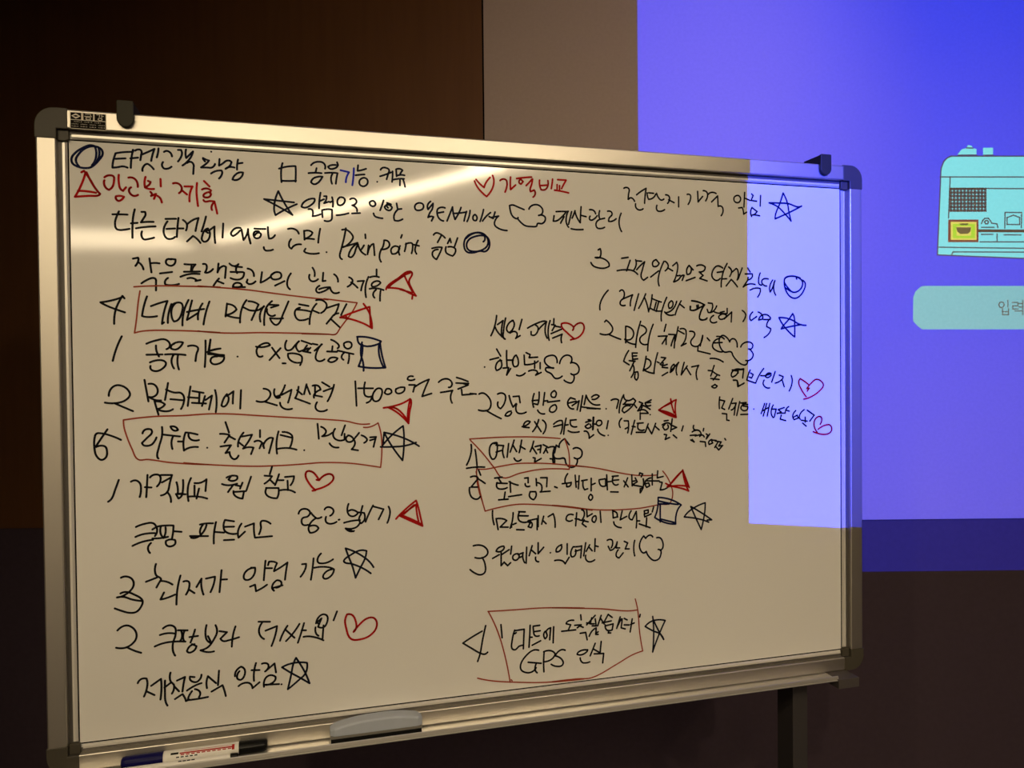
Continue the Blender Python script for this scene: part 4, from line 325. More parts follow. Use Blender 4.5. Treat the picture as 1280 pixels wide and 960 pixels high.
('square_mark', 'ink_navy', '1215.0,407.8 1245.7,401.5 1273.9,387.0 1263.5,373.5 1259.4,343.2 1235.0,347.1 1205.8,361.8 1212.3,378.9 1215.0,406.7/1216.3,399.6 1245.6,392.1 1266.2,388.6/1220.0,392.4 1219.7,350.4/1219.7,357.4 1255.5,347.0/1216.2,392.6 1243.0,391.1'),
('star_mark', 'ink_dark', '1345.6,342.0 1325.9,349.6 1281.5,358.3 1292.0,369.4 1315.6,382.2 1336.7,388.6 1335.2,366.9 1331.1,345.8 1325.7,325.9 1315.3,346.7 1298.6,382.0 1323.3,367.6 1353.6,347.2 1341.7,347.5'),
('handwritten_note', 'ink_black', '774.7,325.8 794.3,324.9 805.4,315.3 806.5,306.5 796.3,298.5 778.4,299.8/794.0,298.6 800.6,282.8 799.3,265.4 789.2,261.4 775.8,267.3 767.0,274.5/842.8,320.3 830.2,316.8 825.7,310.5 834.7,308.8 843.8,315.8 842.8,320.3/817.6,295.1 832.4,302.3/836.9,306.4 836.6,277.8 843.5,285.0 851.4,276.6 858.3,282.7/838.0,301.9 855.2,311.7/861.0,319.0 858.5,301.5/874.5,301.4 864.2,297.7 864.1,290.0 871.0,287.3 877.9,294.5 875.7,301.3/875.7,299.1 887.2,302.7 886.0,293.9 890.4,280.2/877.9,292.3 886.0,295.0/895.4,314.3 893.9,278.8/908.2,316.7 901.0,295.0/906.9,306.8 916.1,298.3/922.2,322.4 921.9,297.9 934.9,311.4/916.0,290.5 917.1,282.6 922.9,279.9/950.5,298.0/977.3,314.0 965.4,307.0 964.1,299.2 971.2,299.8 977.2,307.3 976.1,314.1/990.4,315.3 990.1,291.7/960.4,279.7 978.1,277.9 985.2,270.6 994.8,284.5/1004.6,307.5 998.5,292.2 1000.8,285.2 1008.0,286.9 1010.5,300.3/1004.6,307.5 1021.4,307.5 1025.0,308.3 1022.3,281.3/1009.3,297.0 1021.3,299.5/1034.7,314.5 1029.6,285.3/1044.3,309.2 1035.7,295.1/1041.8,304.9 1050.2,295.2/1057.7,322.0 1056.3,293.6/1057.6,306.0 1064.9,303.7/1034.4,286.1 1035.5,275.8 1042.7,270.7 1056.1,274.2/1087.0,316.5 1098.0,316.9 1100.4,309.8 1096.6,298.6/1089.3,302.6 1094.1,293.1 1102.7,295.9 1111.5,311.3 1108.9,297.7/1108.9,297.7 1117.6,297.1/1113.8,292.8 1108.8,279.4 1116.1,274.2 1126.1,285.0/1128.8,311.3 1137.5,307.2 1131.2,293.8 1141.1,293.1/1155.0,311.8 1152.4,294.6 1154.7,275.9'),
('cloud_mark', 'ink_dark', '1200.4,316.7 1194.1,321.4 1182.6,314.5 1177.7,320.6 1168.7,307.3 1167.4,293.5 1176.1,281.3 1182.4,283.1/1183.7,284.2 1191.1,270.9 1203.7,261.7 1215.2,264.4 1220.4,273.3 1220.5,283.8 1214.1,286.6/1219.2,283.9 1225.6,289.3 1225.7,303.3 1219.4,313.1 1210.5,314.2'),
('handwritten_note', 'ink_black', '800.3,149.0 793.2,119.0 787.3,88.9 781.5,72.4/792.3,137.7 767.6,126.0 749.3,115.9 769.6,101.8 787.3,90.0 797.3,86.7 804.1,90.3/834.8,147.8 837.2,118.8/865.9,132.5 859.9,109.8 859.8,92.1 866.6,89.1 875.9,95.9 883.9,97.2/865.9,131.4 887.8,132.5 886.4,107.0 885.5,89.3/865.8,124.7 869.3,126.6/901.7,140.0 900.3,114.5 898.5,91.2/900.3,113.4 906.1,112.8/908.7,137.1 923.8,137.8/908.6,134.9 909.7,124.7 924.9,125.4/909.7,124.7 913.1,115.4 922.4,114.4/905.9,94.9 925.8,102.9/936.5,123.1 933.0,115.6 936.4,106.3 941.1,112.5 938.9,122.8 949.5,129.6 946.9,102.9/956.6,131.2 955.1,95.3/920.9,82.1 908.1,83.5 889.5,71.0 878.9,54.4 879.9,43.1 891.4,35.5 905.3,35.7 914.7,43.6/896.3,58.0 926.5,52.3/914.8,52.5 912.3,39.4 916.9,32.1/933.7,77.4 932.3,52.8 932.8,32.5/932.6,77.5 950.2,77.8 959.6,70.0 952.4,59.6 933.5,54.9/983.3,75.4 973.8,77.5 959.5,65.5 978.3,49.9 975.9,42.3 961.7,41.6 949.9,47.5/1004.2,141.2 988.7,139.3 986.3,135.0 997.0,131.7 990.9,119.8/975.4,119.1 1008.8,119.2/1021.1,152.0 1022.2,140.5/1006.5,129.6 1022.1,129.2 1012.5,123.3/1018.5,127.3 1026.9,123.0/1019.5,110.1 1032.8,111.0 1036.3,93.6/1056.2,147.5 1035.4,127.9/1035.4,132.4 1048.7,128.8/1047.6,142.6 1043.9,129.3 1053.6,128.4/1056.1,139.5 1058.4,123.3 1048.7,124.3/1041.2,101.1 1048.6,112.9 1058.3,118.7/1058.3,116.4 1057.0,104.0 1063.1,103.4/1058.2,107.3 1063.1,109.1/1070.8,146.1 1062.0,122.9/1068.3,140.6 1077.9,125.9/1078.0,130.5 1087.9,146.8 1097.7,138.9/1073.1,128.7 1095.2,131.1/1080.3,121.1 1100.0,123.8/1080.4,123.4 1083.9,111.6 1097.4,110.2 1100.0,123.8/1090.1,109.8 1087.6,104.3 1093.7,103.7/1117.4,138.2 1108.6,112.5/1109.8,115.9 1119.9,133.3/1122.4,133.1 1119.7,112.6 1129.6,109.3/1127.3,133.8 1134.8,129.6/1127.2,118.8 1139.6,117.5/1147.2,130.7 1142.0,101.1/1143.4,118.3 1152.2,120.9/1167.4,139.2 1166.1,133.5/1033.7,71.1 1014.3,67.5 1011.9,63.2 1021.5,61.0 1034.8,66.4 1037.3,70.7 1028.8,71.6/1055.6,83.6 1048.2,67.2 1043.2,56.3/1050.6,71.5 1067.6,60.5/1070.2,86.6 1067.6,62.8/1019.0,54.4 1023.7,43.7 1033.4,41.4 1041.9,42.8/1052.9,59.8 1076.1,58.4 1073.5,36.9'),
('red_frame', 'ink_red_thin', '805.8,179.7 869.8,177.6 927.7,176.2 1029.7,166.7/807.3,178.0 828.3,130.8 843.6,76.1 854.4,18.3/781.1,35.8 811.3,26.7 868.2,16.7 937.8,8.3 1028.2,5.5/856.8,23.6 859.0,21.1/953.5,174.2 1024.9,166.4 1073.3,160.8 1134.9,150.4 1159.9,150.3/1155.1,176.3 1161.2,150.2 1165.8,96.3 1173.0,53.7 1146.6,47.3 1109.1,30.6 1045.2,5.8 1011.4,7.5 951.9,7.8'),
('star_mark', 'ink_dark', '1198.9,131.5 1201.1,92.7 1198.2,48.6 1209.9,77.8 1230.7,119.1 1197.6,121.1 1179.7,110.1 1199.9,97.5 1217.7,88.7 1226.5,74.9 1212.6,98.6 1200.1,124.4'),
]
SLIDE = {
'bag': '1495,1896 1500,2010 1508,2197 1518,2222 1530,2234 1543,2240 2125,2234 2144,2220 2149,2191 2160,2003 2165,1862',
'knobs': '1565,2244 1580,2263 1597,2268 1602,2278 1615,2276 1620,2267 1632,2264 1632,2244/1655,2268 1690,2268 1690,2243 1655,2243',
'box': '1409,1666 1410,1748 1417,1768 1437,1786 1448,1788 2232,1780 2249,1775 2265,1756 2267,1658 2246,1632 2233,1628 1440,1636 1423,1650',
'hob': '1533,2019 1639,2018 1639,1939 1532,1940',
'hob_yellow': '1542,2011 1632,2010 1632,1947 1542,1948',
'hob_green': '1549,2004 1627,2003 1627,1953 1549,1954',
'hob_inner': '1562,1995 1613,1995 1613,1962 1562,1962',
'bowl': '1561,1992 1613,1991 1610,1976 1602,1969 1575,1968 1565,1977/1572,2005 1604,2005 1600,1999 1576,1999',
'lines': '1503,2168 2154,2161/1495,1896 1500,2010 1508,2197 1518,2222 1530,2234 1543,2240 2125,2234/1540,2167 1534,2024/1540,2128 2150,2119/1649,2003 1654,2015 1661,2022 1674,2022 1681,2013 1685,2005 1704,2002 1707,1988/1649,1991 1694,1990/1649,1966 1689,1966/1704,1968 1704,1941/1644,1940 2150,1935/1728,1964 1788,1963/1731,1987 1732,2042 1790,2041 1789,1987/1739,2000 1739,2024 1761,2032 1783,2024 1783,1999 1739,2000/1500,1923 1654,1919 2150,1909/1545,1896 1550,1906 2150,1898/1568,2243 1632,2243/1657,2242 1690,2242/1597,2268 1620,2267/1495,1896 2165,1862/1660,2009 1664,2014 1671,2014 1674,2009 1671,2003 1664,2003 1660,2009',
'grid': '1542,2127 1542,2049/1554,2127 1554,2049/1566,2126 1566,2048/1578,2126 1578,2048/1590,2126 1590,2048/1603,2126 1603,2048/1614,2126 1614,2048/1626,2126 1626,2048/1639,2126 1639,2048/1651,2126 1651,2048/1663,2126 1663,2047/1539,2126 1664,2125/1539,2113 1664,2112/1539,2101 1664,2099/1539,2088 1664,2087/1539,2075 1664,2074/1539,2063 1664,2062/1539,2050 1664,2049',
'rail': '1639,1979 2150,1971',
'text': '1719,1729 1726,1727 1729,1719 1726,1712 1719,1709 1713,1712 1710,1719 1713,1727 1719,1729/1742,1735 1742,1712/1723,1706 1723,1685 1744,1684 1744,1706/1723,1695 1744,1695/1757,1727 1777,1727 1777,1715 1759,1715 1759,1704 1779,1704/1794,1735 1794,1701/1780,1723 1793,1723/1780,1711 1793,1711/1766,1697 1794,1697 1794,1683',
'field': '450,786 3070,786 3070,2960 450,2960',
}

# ------------------------------------------------------------------ materials
M = {}
M['wall_beige'] = mat('beige wall paint', (0.42, 0.325, 0.285), 0.85, spec=0.2, noise=(90, 0.03, (1, 1, 1)))
M['wall_brown'] = mat('dark brown wood veneer', (0.125, 0.050, 0.016), 0.55, spec=0.25, noise=(6, 0.07, (8, 8, 0.5)))
M['wall_low'] = mat('dark brown lower wall', (0.064, 0.043, 0.058), 0.7, spec=0.2, noise=(60, 0.05, (1, 1, 1)))
M['side_wall'] = mat('brown side wall', (0.09, 0.06, 0.04), 0.8, spec=0.2)
M['joint'] = mat('black joint strip', (0.006, 0.005, 0.004), 0.9, spec=0.1)  # near-black strip in the joint between veneer and beige wall
M['ceiling'] = mat('off white ceiling', (0.72, 0.68, 0.62), 0.9, spec=0.2)
M['carpet'] = mat('dark carpet', (0.035, 0.028, 0.025), 0.95, spec=0.1, noise=(220, 0.3, (1, 1, 1)), bump=0.5)
M['board'] = mat('glossy white enamel', (0.80, 0.785, 0.755), 0.55, spec=0.15, coat=1.0, coat_rough=0.066)
M['alu'] = mat('brushed aluminium', (0.67, 0.63, 0.57), 0.45, metal=1.0)
M['alu_lip'] = mat('bright aluminium bead', (0.88, 0.85, 0.79), 0.38, metal=0.4)
M['cap'] = mat('dark olive plastic', (0.066, 0.058, 0.044), 0.42, spec=0.2)
M['clip'] = mat('olive black plastic', (0.036, 0.034, 0.022), 0.45, spec=0.12)
M['groove'] = mat('shade darkened aluminium groove', (0.13, 0.12, 0.11), 0.5, metal=0.6)  # shade of the recess put into the groove's darker colour
M['tray'] = mat('satin aluminium tray', (0.78, 0.76, 0.72), 0.32, metal=0.75)
M['tray_end'] = mat('grey brown plastic', (0.075, 0.064, 0.062), 0.5, spec=0.3)
M['post'] = mat('dark grey powder coat', (0.045, 0.040, 0.042), 0.45)
M['rubber'] = mat('black rubber', (0.012, 0.012, 0.012), 0.7)
M['steel'] = mat('steel', (0.6, 0.6, 0.6), 0.35, metal=1.0)
M['eraser'] = mat('blue grey plastic', (0.42, 0.46, 0.54), 0.5, noise=(40, 0.03, (1, 1, 1)))
M['eraser_band'] = mat('dull grey band', (0.17, 0.16, 0.14), 0.7)
M['felt'] = mat('black felt', (0.008, 0.008, 0.008), 0.95, spec=0.1)
M['ink_black'] = mat('black marker ink', (0.010, 0.010, 0.013), 0.6, spec=0.05)
M['ink_dark'] = mat('blue black marker ink', (0.008, 0.010, 0.022), 0.6, spec=0.05)
M['ink_navy'] = mat('navy marker ink', (0.007, 0.011, 0.055), 0.6, spec=0.05)
M['ink_blue_glint'] = mat('marker ink tinted by blue glint', (0.02, 0.035, 0.60), 0.6, spec=0.05)  # blue glint over one syllable, put into the ink colour
M['ink_red'] = mat('red marker ink', (0.42, 0.008, 0.008), 0.6, spec=0.05)
M['ink_red_thin'] = mat('half dry red marker ink', (0.33, 0.055, 0.030), 0.6, spec=0.05)
M['sticker_black'] = mat('black sticker print', (0.012, 0.010, 0.009), 0.6, spec=0.03)
M['sticker_cream'] = mat('cream sticker paper', (0.80, 0.74, 0.62), 0.6, spec=0.1)
M['pen_white'] = mat('white pen plastic', (0.82, 0.80, 0.76), 0.35)
M['pen_navy'] = mat('navy pen plastic', (0.007, 0.006, 0.075), 0.35, spec=0.12)
M['pen_black'] = mat('black pen plastic', (0.006, 0.006, 0.006), 0.3, spec=0.15)
M['print_red'] = mat('red label print', (0.40, 0.015, 0.012), 0.5, spec=0.1)
M['print_black'] = mat('black label print', (0.012, 0.012, 0.012), 0.5, spec=0.1)
M['fixture'] = mat('white painted metal', (0.75, 0.74, 0.72), 0.5)
M['lamp'] = mat('warm strip diffuser', (0.9, 0.85, 0.75), 0.5, emit=(1.0, 0.80, 0.52), strength=STRIP_STRENGTH)
M['lamp_panel'] = mat('warm panel diffuser', (0.9, 0.85, 0.75), 0.5, emit=(1.0, 0.80, 0.52), strength=PANEL_STRENGTH)
M['proj_body'] = mat('white projector plastic', (0.7, 0.7, 0.7), 0.4)
M['proj_dark'] = mat('black projector lens barrel', (0.004, 0.004, 0.004), 0.8, spec=0.05)
F = {}
F['field'] = filter_mat('violet blue slide field', (0.006, 0.036, 0.92))
F['bag'] = filter_mat('pale cyan slide drawing', (0.115, 0.68, 0.84))
F['box'] = filter_mat('dull cyan slide box', (0.110, 0.46, 0.60))
F['brown'] = filter_mat('brown slide ink', (0.10, 0.020, 0.010))
F['yellow'] = filter_mat('yellow slide ink', (0.50, 0.60, 0.10))
F['green'] = filter_mat('green slide ink', (0.26, 0.60, 0.010))
F['line'] = filter_mat('grey slide line', (0.12, 0.11, 0.14))
F['text'] = filter_mat('grey slide lettering', (0.35, 0.22, 0.20))

# ------------------------------------------------------------------ room shell
X0, X1, Y0 = -3.3, 3.6, -7.2
PANEL_X = -0.090          # where the dark veneer meets the beige wall
CHAIR_Z = 0.968           # lower edge of the upper wall covering
structure('floor', one_box(X0 - .1, X1 + .1, Y0 - .1, WALL_Y + .15, -0.1, 0.0), M['carpet'])
structure('ceiling', one_box(X0 - .1, X1 + .1, Y0 - .1, WALL_Y + .15, CEIL_Z, CEIL_Z + .1), M['ceiling'])
structure('wall_left', one_box(X0 - .1, X0, Y0 - .1, WALL_Y + .15, 0, CEIL_Z), M['side_wall'])
structure('wall_right', one_box(X1, X1 + .1, Y0 - .1, WALL_Y + .15, 0, CEIL_Z), M['side_wall'])
structure('wall_rear', one_box(X0, X1, Y0 - .1, Y0, 0, CEIL_Z), M['side_wall'])
structure('wall_back', one_box(X0, X1, WALL_Y + .012, WALL_Y + .15, 0, CEIL_Z), M['wall_low'])
structure('trim_1', one_box(PANEL_X + .003, X1, WALL_Y, WALL_Y + .012, CHAIR_Z, CEIL_Z), M['wall_beige'])
structure('trim_2', one_box(X0, PANEL_X - .003, WALL_Y, WALL_Y + .012, CHAIR_Z, CEIL_Z), M['wall_brown'])
structure('trim_3', one_box(PANEL_X - .003, PANEL_X + .003, WALL_Y + .006, WALL_Y + .012, CHAIR_Z, CEIL_Z), M['joint'])
structure('baseboard_back', one_box(X0, X1, WALL_Y - .006, WALL_Y + .012, 0, 0.07), M['wall_low'])

# ------------------------------------------------------------------ ceiling lamps and added spotlights
def strip(name, label, a, b, width, m, group=None):
    a, b = Vector((a[0], a[1], 0)), Vector((b[0], b[1], 0))
    mid = (a + b) / 2
    L = (b - a).length
    ang = math.atan2(b.y - a.y, b.x - a.x)
    t = thing(name, label, 'ceiling light', (mid.x, mid.y, CEIL_Z), ang, group)
    w = width / 2 + 0.012
    bm = bmesh.new()
    box(bm, -L / 2 - .012, L / 2 + .012, -w, -width / 2, -0.05, 0)
    box(bm, -L / 2 - .012, L / 2 + .012, width / 2, w, -0.05, 0)
    box(bm, -L / 2 - .012, -L / 2, -width / 2, width / 2, -0.05, 0)
    box(bm, L / 2, L / 2 + .012, -width / 2, width / 2, -0.05, 0)
    link('housing', bm, M['fixture'], t)
    link('diffuser', one_box(-L / 2, L / 2, -width / 2, width / 2, -0.046, -0.03), m, t)
strip('linear_light', 'long warm linear light running towards the board wall', (0.66, -5.6), (2.03, -1.0), 0.20, M['lamp'])
strip('panel_light', 'wide warm panel light at the far end of the ceiling', (-0.95, -6.35), (0.34, -5.75), 1.15, M['lamp_panel'])

def added_downlight(x, y, aim, power, size, label):  # unseen lamps, added to light the board and the wall
    t = thing('added_spotlight', label, 'spotlight', (x, y, CEIL_Z), 0, 'added ceiling spotlights over the board wall')
    bm = bmesh.new()
    tube(bm, (0, 0, 0), (0, 0, -0.03), 0.06)
    link('mounting_plate', bm, M['fixture'], t)
    d = (Vector(aim) - Vector((x, y, CEIL_Z - 0.09))).normalized()
    c = Vector((0, 0, -0.09))
    bm = bmesh.new()
    tube(bm, c - d * 0.09, c + d * 0.06, 0.045, 0.055, caps=False)
    tube(bm, c - d * 0.092, c - d * 0.088, 0.045)
    tube(bm, (0, 0, -0.03), c - d * 0.05, 0.012)
    link('lamp_head', bm, M['fixture'], t)
    ld = bpy.data.lights.new('bulb', 'SPOT')
    ld.energy = power
    ld.color = WARM
    ld.spot_size = math.radians(size)
    ld.spot_blend = 0.9
    ld.shadow_soft_size = 0.04
    lo = bpy.data.objects.new('bulb', ld)
    COL.objects.link(lo)
    lo.parent = t
    lo.location = c + d * 0.03
    lo.rotation_euler = d.to_track_quat('-Z', 'Y').to_euler()
added_downlight(-1.2, -1.1, (-0.38, 1.5, 1.05), SPOT_POWER, 50, 'added white ceiling spotlight aimed at the left of the board')
added_downlight(-0.1, -1.3, (0.25, 1.7, 1.15), SPOT_POWER, 62, 'added white ceiling spotlight aimed at the middle of the board')
added_downlight(1.5, -1.2, (0.8, 2.1, 1.4), SPOT_POWER * 0.85, 72, 'added white ceiling spotlight aimed past the right of the board')
added_downlight(1.0, 0.9, (0.25, 2.7, 2.55), WASH_POWER, 78, 'added white ceiling spotlight washing the wall above the board')  # added to brighten the upper wall without reaching the board

# ------------------------------------------------------------------ whiteboard on its stand
BX, BY, BZ, BROT = -0.8346, 1.4593, 0.7980, math.radians(15.42)
SW, SH = 1.7154, 1.150            # visible writing surface
FW, FH = 0.050, 0.016             # frame width and how far it stands out
wb = thing('whiteboard', 'large white writing board covered in black and red handwriting on a stand', 'whiteboard', (BX, BY, 0), BROT)

def P(u, z, h=0.0):
    """board coordinates: along, up from the inner lower edge, out towards the room"""
    return Vector((u, -h, BZ + z))

surf = link('writing_surface', one_box(-0.03, SW + 0.03, 0, 0.010, BZ - 0.03, BZ + SH + 0.03), M['board'], wb)
link('back_panel', one_box(-0.03, SW + 0.03, 0.0102, 0.014, BZ - 0.03, BZ + SH + 0.03), M['tray_end'], wb)

NAMES = {'red_frame': 'red_box_outline'}
INKNAME = {'ink_black': 'black', 'ink_dark': 'blue black', 'ink_navy': 'dark blue', 'ink_blue_glint': 'glint tinted blue', 'ink_red': 'red', 'ink_red_thin': 'thin red'}
for i, (kind, ink, data) in enumerate(NOTES):
    bm = bmesh.new()
    lift = 0.0003 + 0.00001 * i
    width = 0.0040
    if kind == 'red_frame':
        width = 0.0030
    elif ink in ('ink_red', 'ink_navy'):
        width = 0.0042
    for st in parse(data):
        ribbon(bm, smooth_line(st), width, lambda x, z: P(x, z, lift))
    o = link(NAMES.get(kind, kind), bm, M[ink], surf)
    o['label'] = INKNAME[ink] + ' marker ' + {'handwritten_note': 'handwriting', 'star_mark': 'star outline', 'heart_mark': 'heart outline', 'cloud_mark': 'cloud outline', 'triangle_mark': 'triangle outline', 'circle_mark': 'circle gone over twice', 'square_mark': 'box outline', 'red_frame': 'frame around a line of writing'}[kind]

# frame rails: (distance outward from the surface edge, height above it)
PROFILE = [(-0.004, -0.001), (-0.0005, 0.0006), (0.0005, 0.0006), (0.0005, -0.001)]
BEAD = [(0.0008, -0.001), (0.0008, 0.0008), (0.0038, 0.0060), (0.0080, 0.0060), (0.0083, 0.0020), (0.0083, -0.001)]
RAIL = [(0.0162, -0.016), (0.0162, 0.0140), (0.0170, 0.0154), (0.0180, FH), (FW - 0.003, FH), (FW - 0.0008, FH - 0.001), (FW, FH - 0.004), (FW, -0.018), (0.030, -0.018)]
GROOVE = [(0.0080, -0.001), (0.0080, 0.0022), (0.0166, 0.0022), (0.0166, -0.001)]
TOPX = 0.003
def side_map(side):
    if side == 'top':
        return lambda s: (lambda d, h: P(s, SH + d * 1.05, h))
    if side == 'bottom':
        return lambda s: (lambda d, h: P(s, -d * 0.93, h))
    if side == 'left':
        return lambda s: (lambda d, h: P(-d, s, h))
    return lambda s: (lambda d, h: P(SW + d, s, h))
CAPL = 0.0040    # how far the corner caps reach past the surface corner
for side, a, b in (('top', CAPL, SW - CAPL), ('bottom', CAPL, SW - CAPL), ('left', CAPL, SH - CAPL), ('right', CAPL, SH - CAPL)):
    f = side_map(side)
    bm = bmesh.new()
    prism(bm, RAIL, f(a), f(b))
    rail = link('frame_rail', bm, M['alu'], wb)
    bm = bmesh.new()
    prism(bm, GROOVE, f(a - .008), f(b + .008))
    link('groove', bm, M['groove'], rail)
    bm = bmesh.new()
    prism(bm, BEAD, f(a + .004), f(b - .004))
    link('bead', bm, M['alu_lip'], rail)
    bm = bmesh.new()
    prism(bm, PROFILE, f(a), f(b))
    link('gasket', bm, M['felt'], rail)

def corner(cx, cz, sx, sz):
    """rounded plastic corner; sx, sz point outward"""
    kx = FW + 0.0015
    kz = (FW * 1.05 if sz > 0 else FW * 0.93) + 0.0015
    r = 0.034
    pts = [(-CAPL, -CAPL), (kx, -CAPL), (kx, kz - r)]
    for k in range(1, 9):
        a = math.pi / 2 * k / 8
        pts.append((kx - r + r * math.cos(a), kz - r + r * math.sin(a)))
    pts += [(-CAPL, kz)]
    bm = bmesh.new()
    g = lambda h: (lambda d, e: P(cx + sx * d, cz + sz * e, h))
    outer = [p for p in pts]
    inner = [(-CAPL, 0.0150), (0.0150, 0.0150), (0.0150, -CAPL), (kx, -CAPL)] + pts[2:]
    prism(bm, inner, g(-0.019), g(FH + 0.0012))
    o = link('corner_cap', bm, M['cap'], wb, bevel=0.0015)
    bm = bmesh.new()
    prism(bm, [(-CAPL, -0.002), (0.002, -0.005), (0.0148, -0.005), (0.0148, 0.0148), (-CAPL, 0.0148)], g(-0.001), g(0.0092))
    link('inner_corner', bm, M['cap'], o, bevel=0.001)
corner(0, SH, -1, 1)
corner(SW, SH, 1, 1)
corner(0, 0, -1, -1)
corner(SW, 0, 1, -1)

# maker's sticker on the top rail
def sheet(bm, pts, h):
    bm.faces.new([bm.verts.new(P(u, z, h)) for u, z in pts])
def rect(bm, u0, u1, z0, z1, h):
    sheet(bm, [(u0, z0), (u1, z0), (u1, z1), (u0, z1)], h)
SU0, SU1, SZ0, SZ1 = 0.0085, 0.0700, SH + 0.0165, SH + 0.0475
bm = bmesh.new()
box(bm, SU0, SU1, -(FH + 0.0006), -FH + 0.0002, BZ + SZ0, BZ + SZ1)
stk = link('maker_sticker', bm, M['sticker_cream'], wb)
sw, sh = SU1 - SU0, SZ1 - SZ0
bm = bmesh.new()
h1 = FH + 0.0008
rect(bm, SU0 + .001, SU1 - .001, SZ0 + .001, SZ0 + sh * .52, h1)
for k0, k1 in ((0.02, 0.31), (0.37, 0.64), (0.68, 0.985)):
    rect(bm, SU0 + sw * k0, SU0 + sw * k1, SZ0 + sh * .56, SZ0 + sh * .97, h1)
link('dark_print', bm, M['sticker_black'], stk)
bm = bmesh.new()
h2 = FH + 0.0010
c0, c1 = SU0 + sw * .165, SZ0 + sh * .765
ring_o = [(c0 + .0078 * math.cos(2 * math.pi * k / 8) * (1 if k % 2 == 0 else .72), c1 + .0050 * math.sin(2 * math.pi * k / 8) * (1 if k % 2 == 0 else .72)) for k in range(8)]
ring_i = [(c0 + (x - c0) * .62, c1 + (z - c1) * .38) for x, z in ring_o]
for k in range(8):
    j = (k + 1) % 8
    sheet(bm, [ring_o[k], ring_o[j], ring_i[j], ring_i[k]], h2)
def lettering(cx, cz, w, h, strokes, wd):
    for st in strokes:
        ribbon(bm, [(cx + (x - .5) * w, cz + (.5 - y) * h) for x, y in st], wd, lambda x, z: P(x, z, h2))
lettering(SU0 + sw * .505, c1, .0120, .0110, [[(.1, .05), (.85, .05), (.85, .32)], [(0, .45), (1, .45)], [(.2, .62), (.8, .62), (.8, .98), (.2, .98), (.2, .62)]], .0011)
lettering(SU0 + sw * .83, c1, .0125, .0110, [[(.05, .05), (.5, .05), (.4, .45)], [(.75, 0), (.75, .5)], [(.75, .25), (1, .25)], [(.5, .6), (.78, .7), (.78, .9), (.5, 1), (.25, .9), (.25, .7), (.5, .6)]], .0011)
for row, (k0, k1, gap) in enumerate(((.12, .86, .045), (.05, .95, .035), (.05, .95, .035))):
    zc = SZ0 + sh * (.43 - .14 * row)
    x = k0
    q = 0
    while x < k1:
        wd = .012 + .006 * ((q * 7 + row * 3) % 3)
        if q % 6 != 5:
            rect(bm, SU0 + sw * x, SU0 + sw * (x + wd), zc - .0007, zc + .0007 - .0004 * ((q + row) % 2), h2)
        x += wd + gap * .65
        q += 1
link('pale_print', bm, M['sticker_cream'], stk)

# pen tray under the lower rail
TZ = -0.0480          # shelf height
bm = bmesh.new()
TRAY = [(-0.010, TZ - 0.004), (0.0560, TZ - 0.004), (0.0585, TZ - 0.0032), (0.0585, TZ - 0.0022), (0.0562, TZ - 0.0012), (0.0562, TZ + 0.0002), (0.0582, TZ + 0.0012), (0.0572, TZ + 0.0068), (0.0556, TZ + 0.0085), (0.0540, TZ + 0.0078), (0.0533, TZ + 0.0030), (0.0520, TZ), (-0.010, TZ)]
prism(bm, TRAY, lambda h, z: P(-0.02, z, h), lambda h, z: P(SW - 0.055, z, h))
tray = link('pen_tray', bm, M['tray'], wb)
for u0, u1 in ((-0.058, -0.020), (SW - 0.057, SW + 0.001)):
    bm = bmesh.new()
    box(bm, u0, u1, -0.062, 0.004, BZ + TZ - 0.022, BZ + TZ + 0.0012)
    link('end_bracket', bm, M['tray_end'], tray, bevel=0.0012)

# posts, feet, castors
for u in (0.125, 1.590):
    bm = bmesh.new()
    box(bm, u, u + 0.042, 0.022, 0.088, 0.10, BZ + SH - 0.05)
    post = link('post', bm, M['post'], wb, bevel=0.002)
    bm = bmesh.new()
    box(bm, u - 0.004, u + 0.046, 0.0185, 0.022, BZ - 0.02, BZ + 0.08)
    box(bm, u - 0.004, u + 0.046, 0.0185, 0.022, BZ + SH - 0.08, BZ + SH + 0.02)
    link('mounting_bracket', bm, M['steel'], post)
    bm = bmesh.new()
    box(bm, u - 0.006, u + 0.048, -0.27, 0.36, 0.075, 0.115)
    foot = link('foot', bm, M['post'], wb, bevel=0.004)
    for yy in (-0.24, 0.33):
        bm = bmesh.new()
        tube(bm, (u + 0.009, yy, 0.030), (u + 0.033, yy, 0.030), 0.030, seg=24)
        wheel = link('castor_wheel', bm, M['rubber'], foot)
        bm = bmesh.new()
        box(bm, u + 0.004, u + 0.008, yy - .012, yy + .012, 0.026, 0.075)
        box(bm, u + 0.034, u + 0.038, yy - .012, yy + .012, 0.026, 0.075)
        link('castor_fork', bm, M['steel'], foot)
bm = bmesh.new()
box(bm, 0.167, 1.590, 0.040, 0.070, 0.30, 0.33)
link('cross_bar', bm, M['post'], wb, bevel=0.002)

# ------------------------------------------------------------------ things on the board
BOARD_M = Matrix.Translation((BX, BY, 0)) @ Matrix.Rotation(BROT, 4, 'Z')
def on_board(u, z, h):
    return BOARD_M @ P(u, z, h)

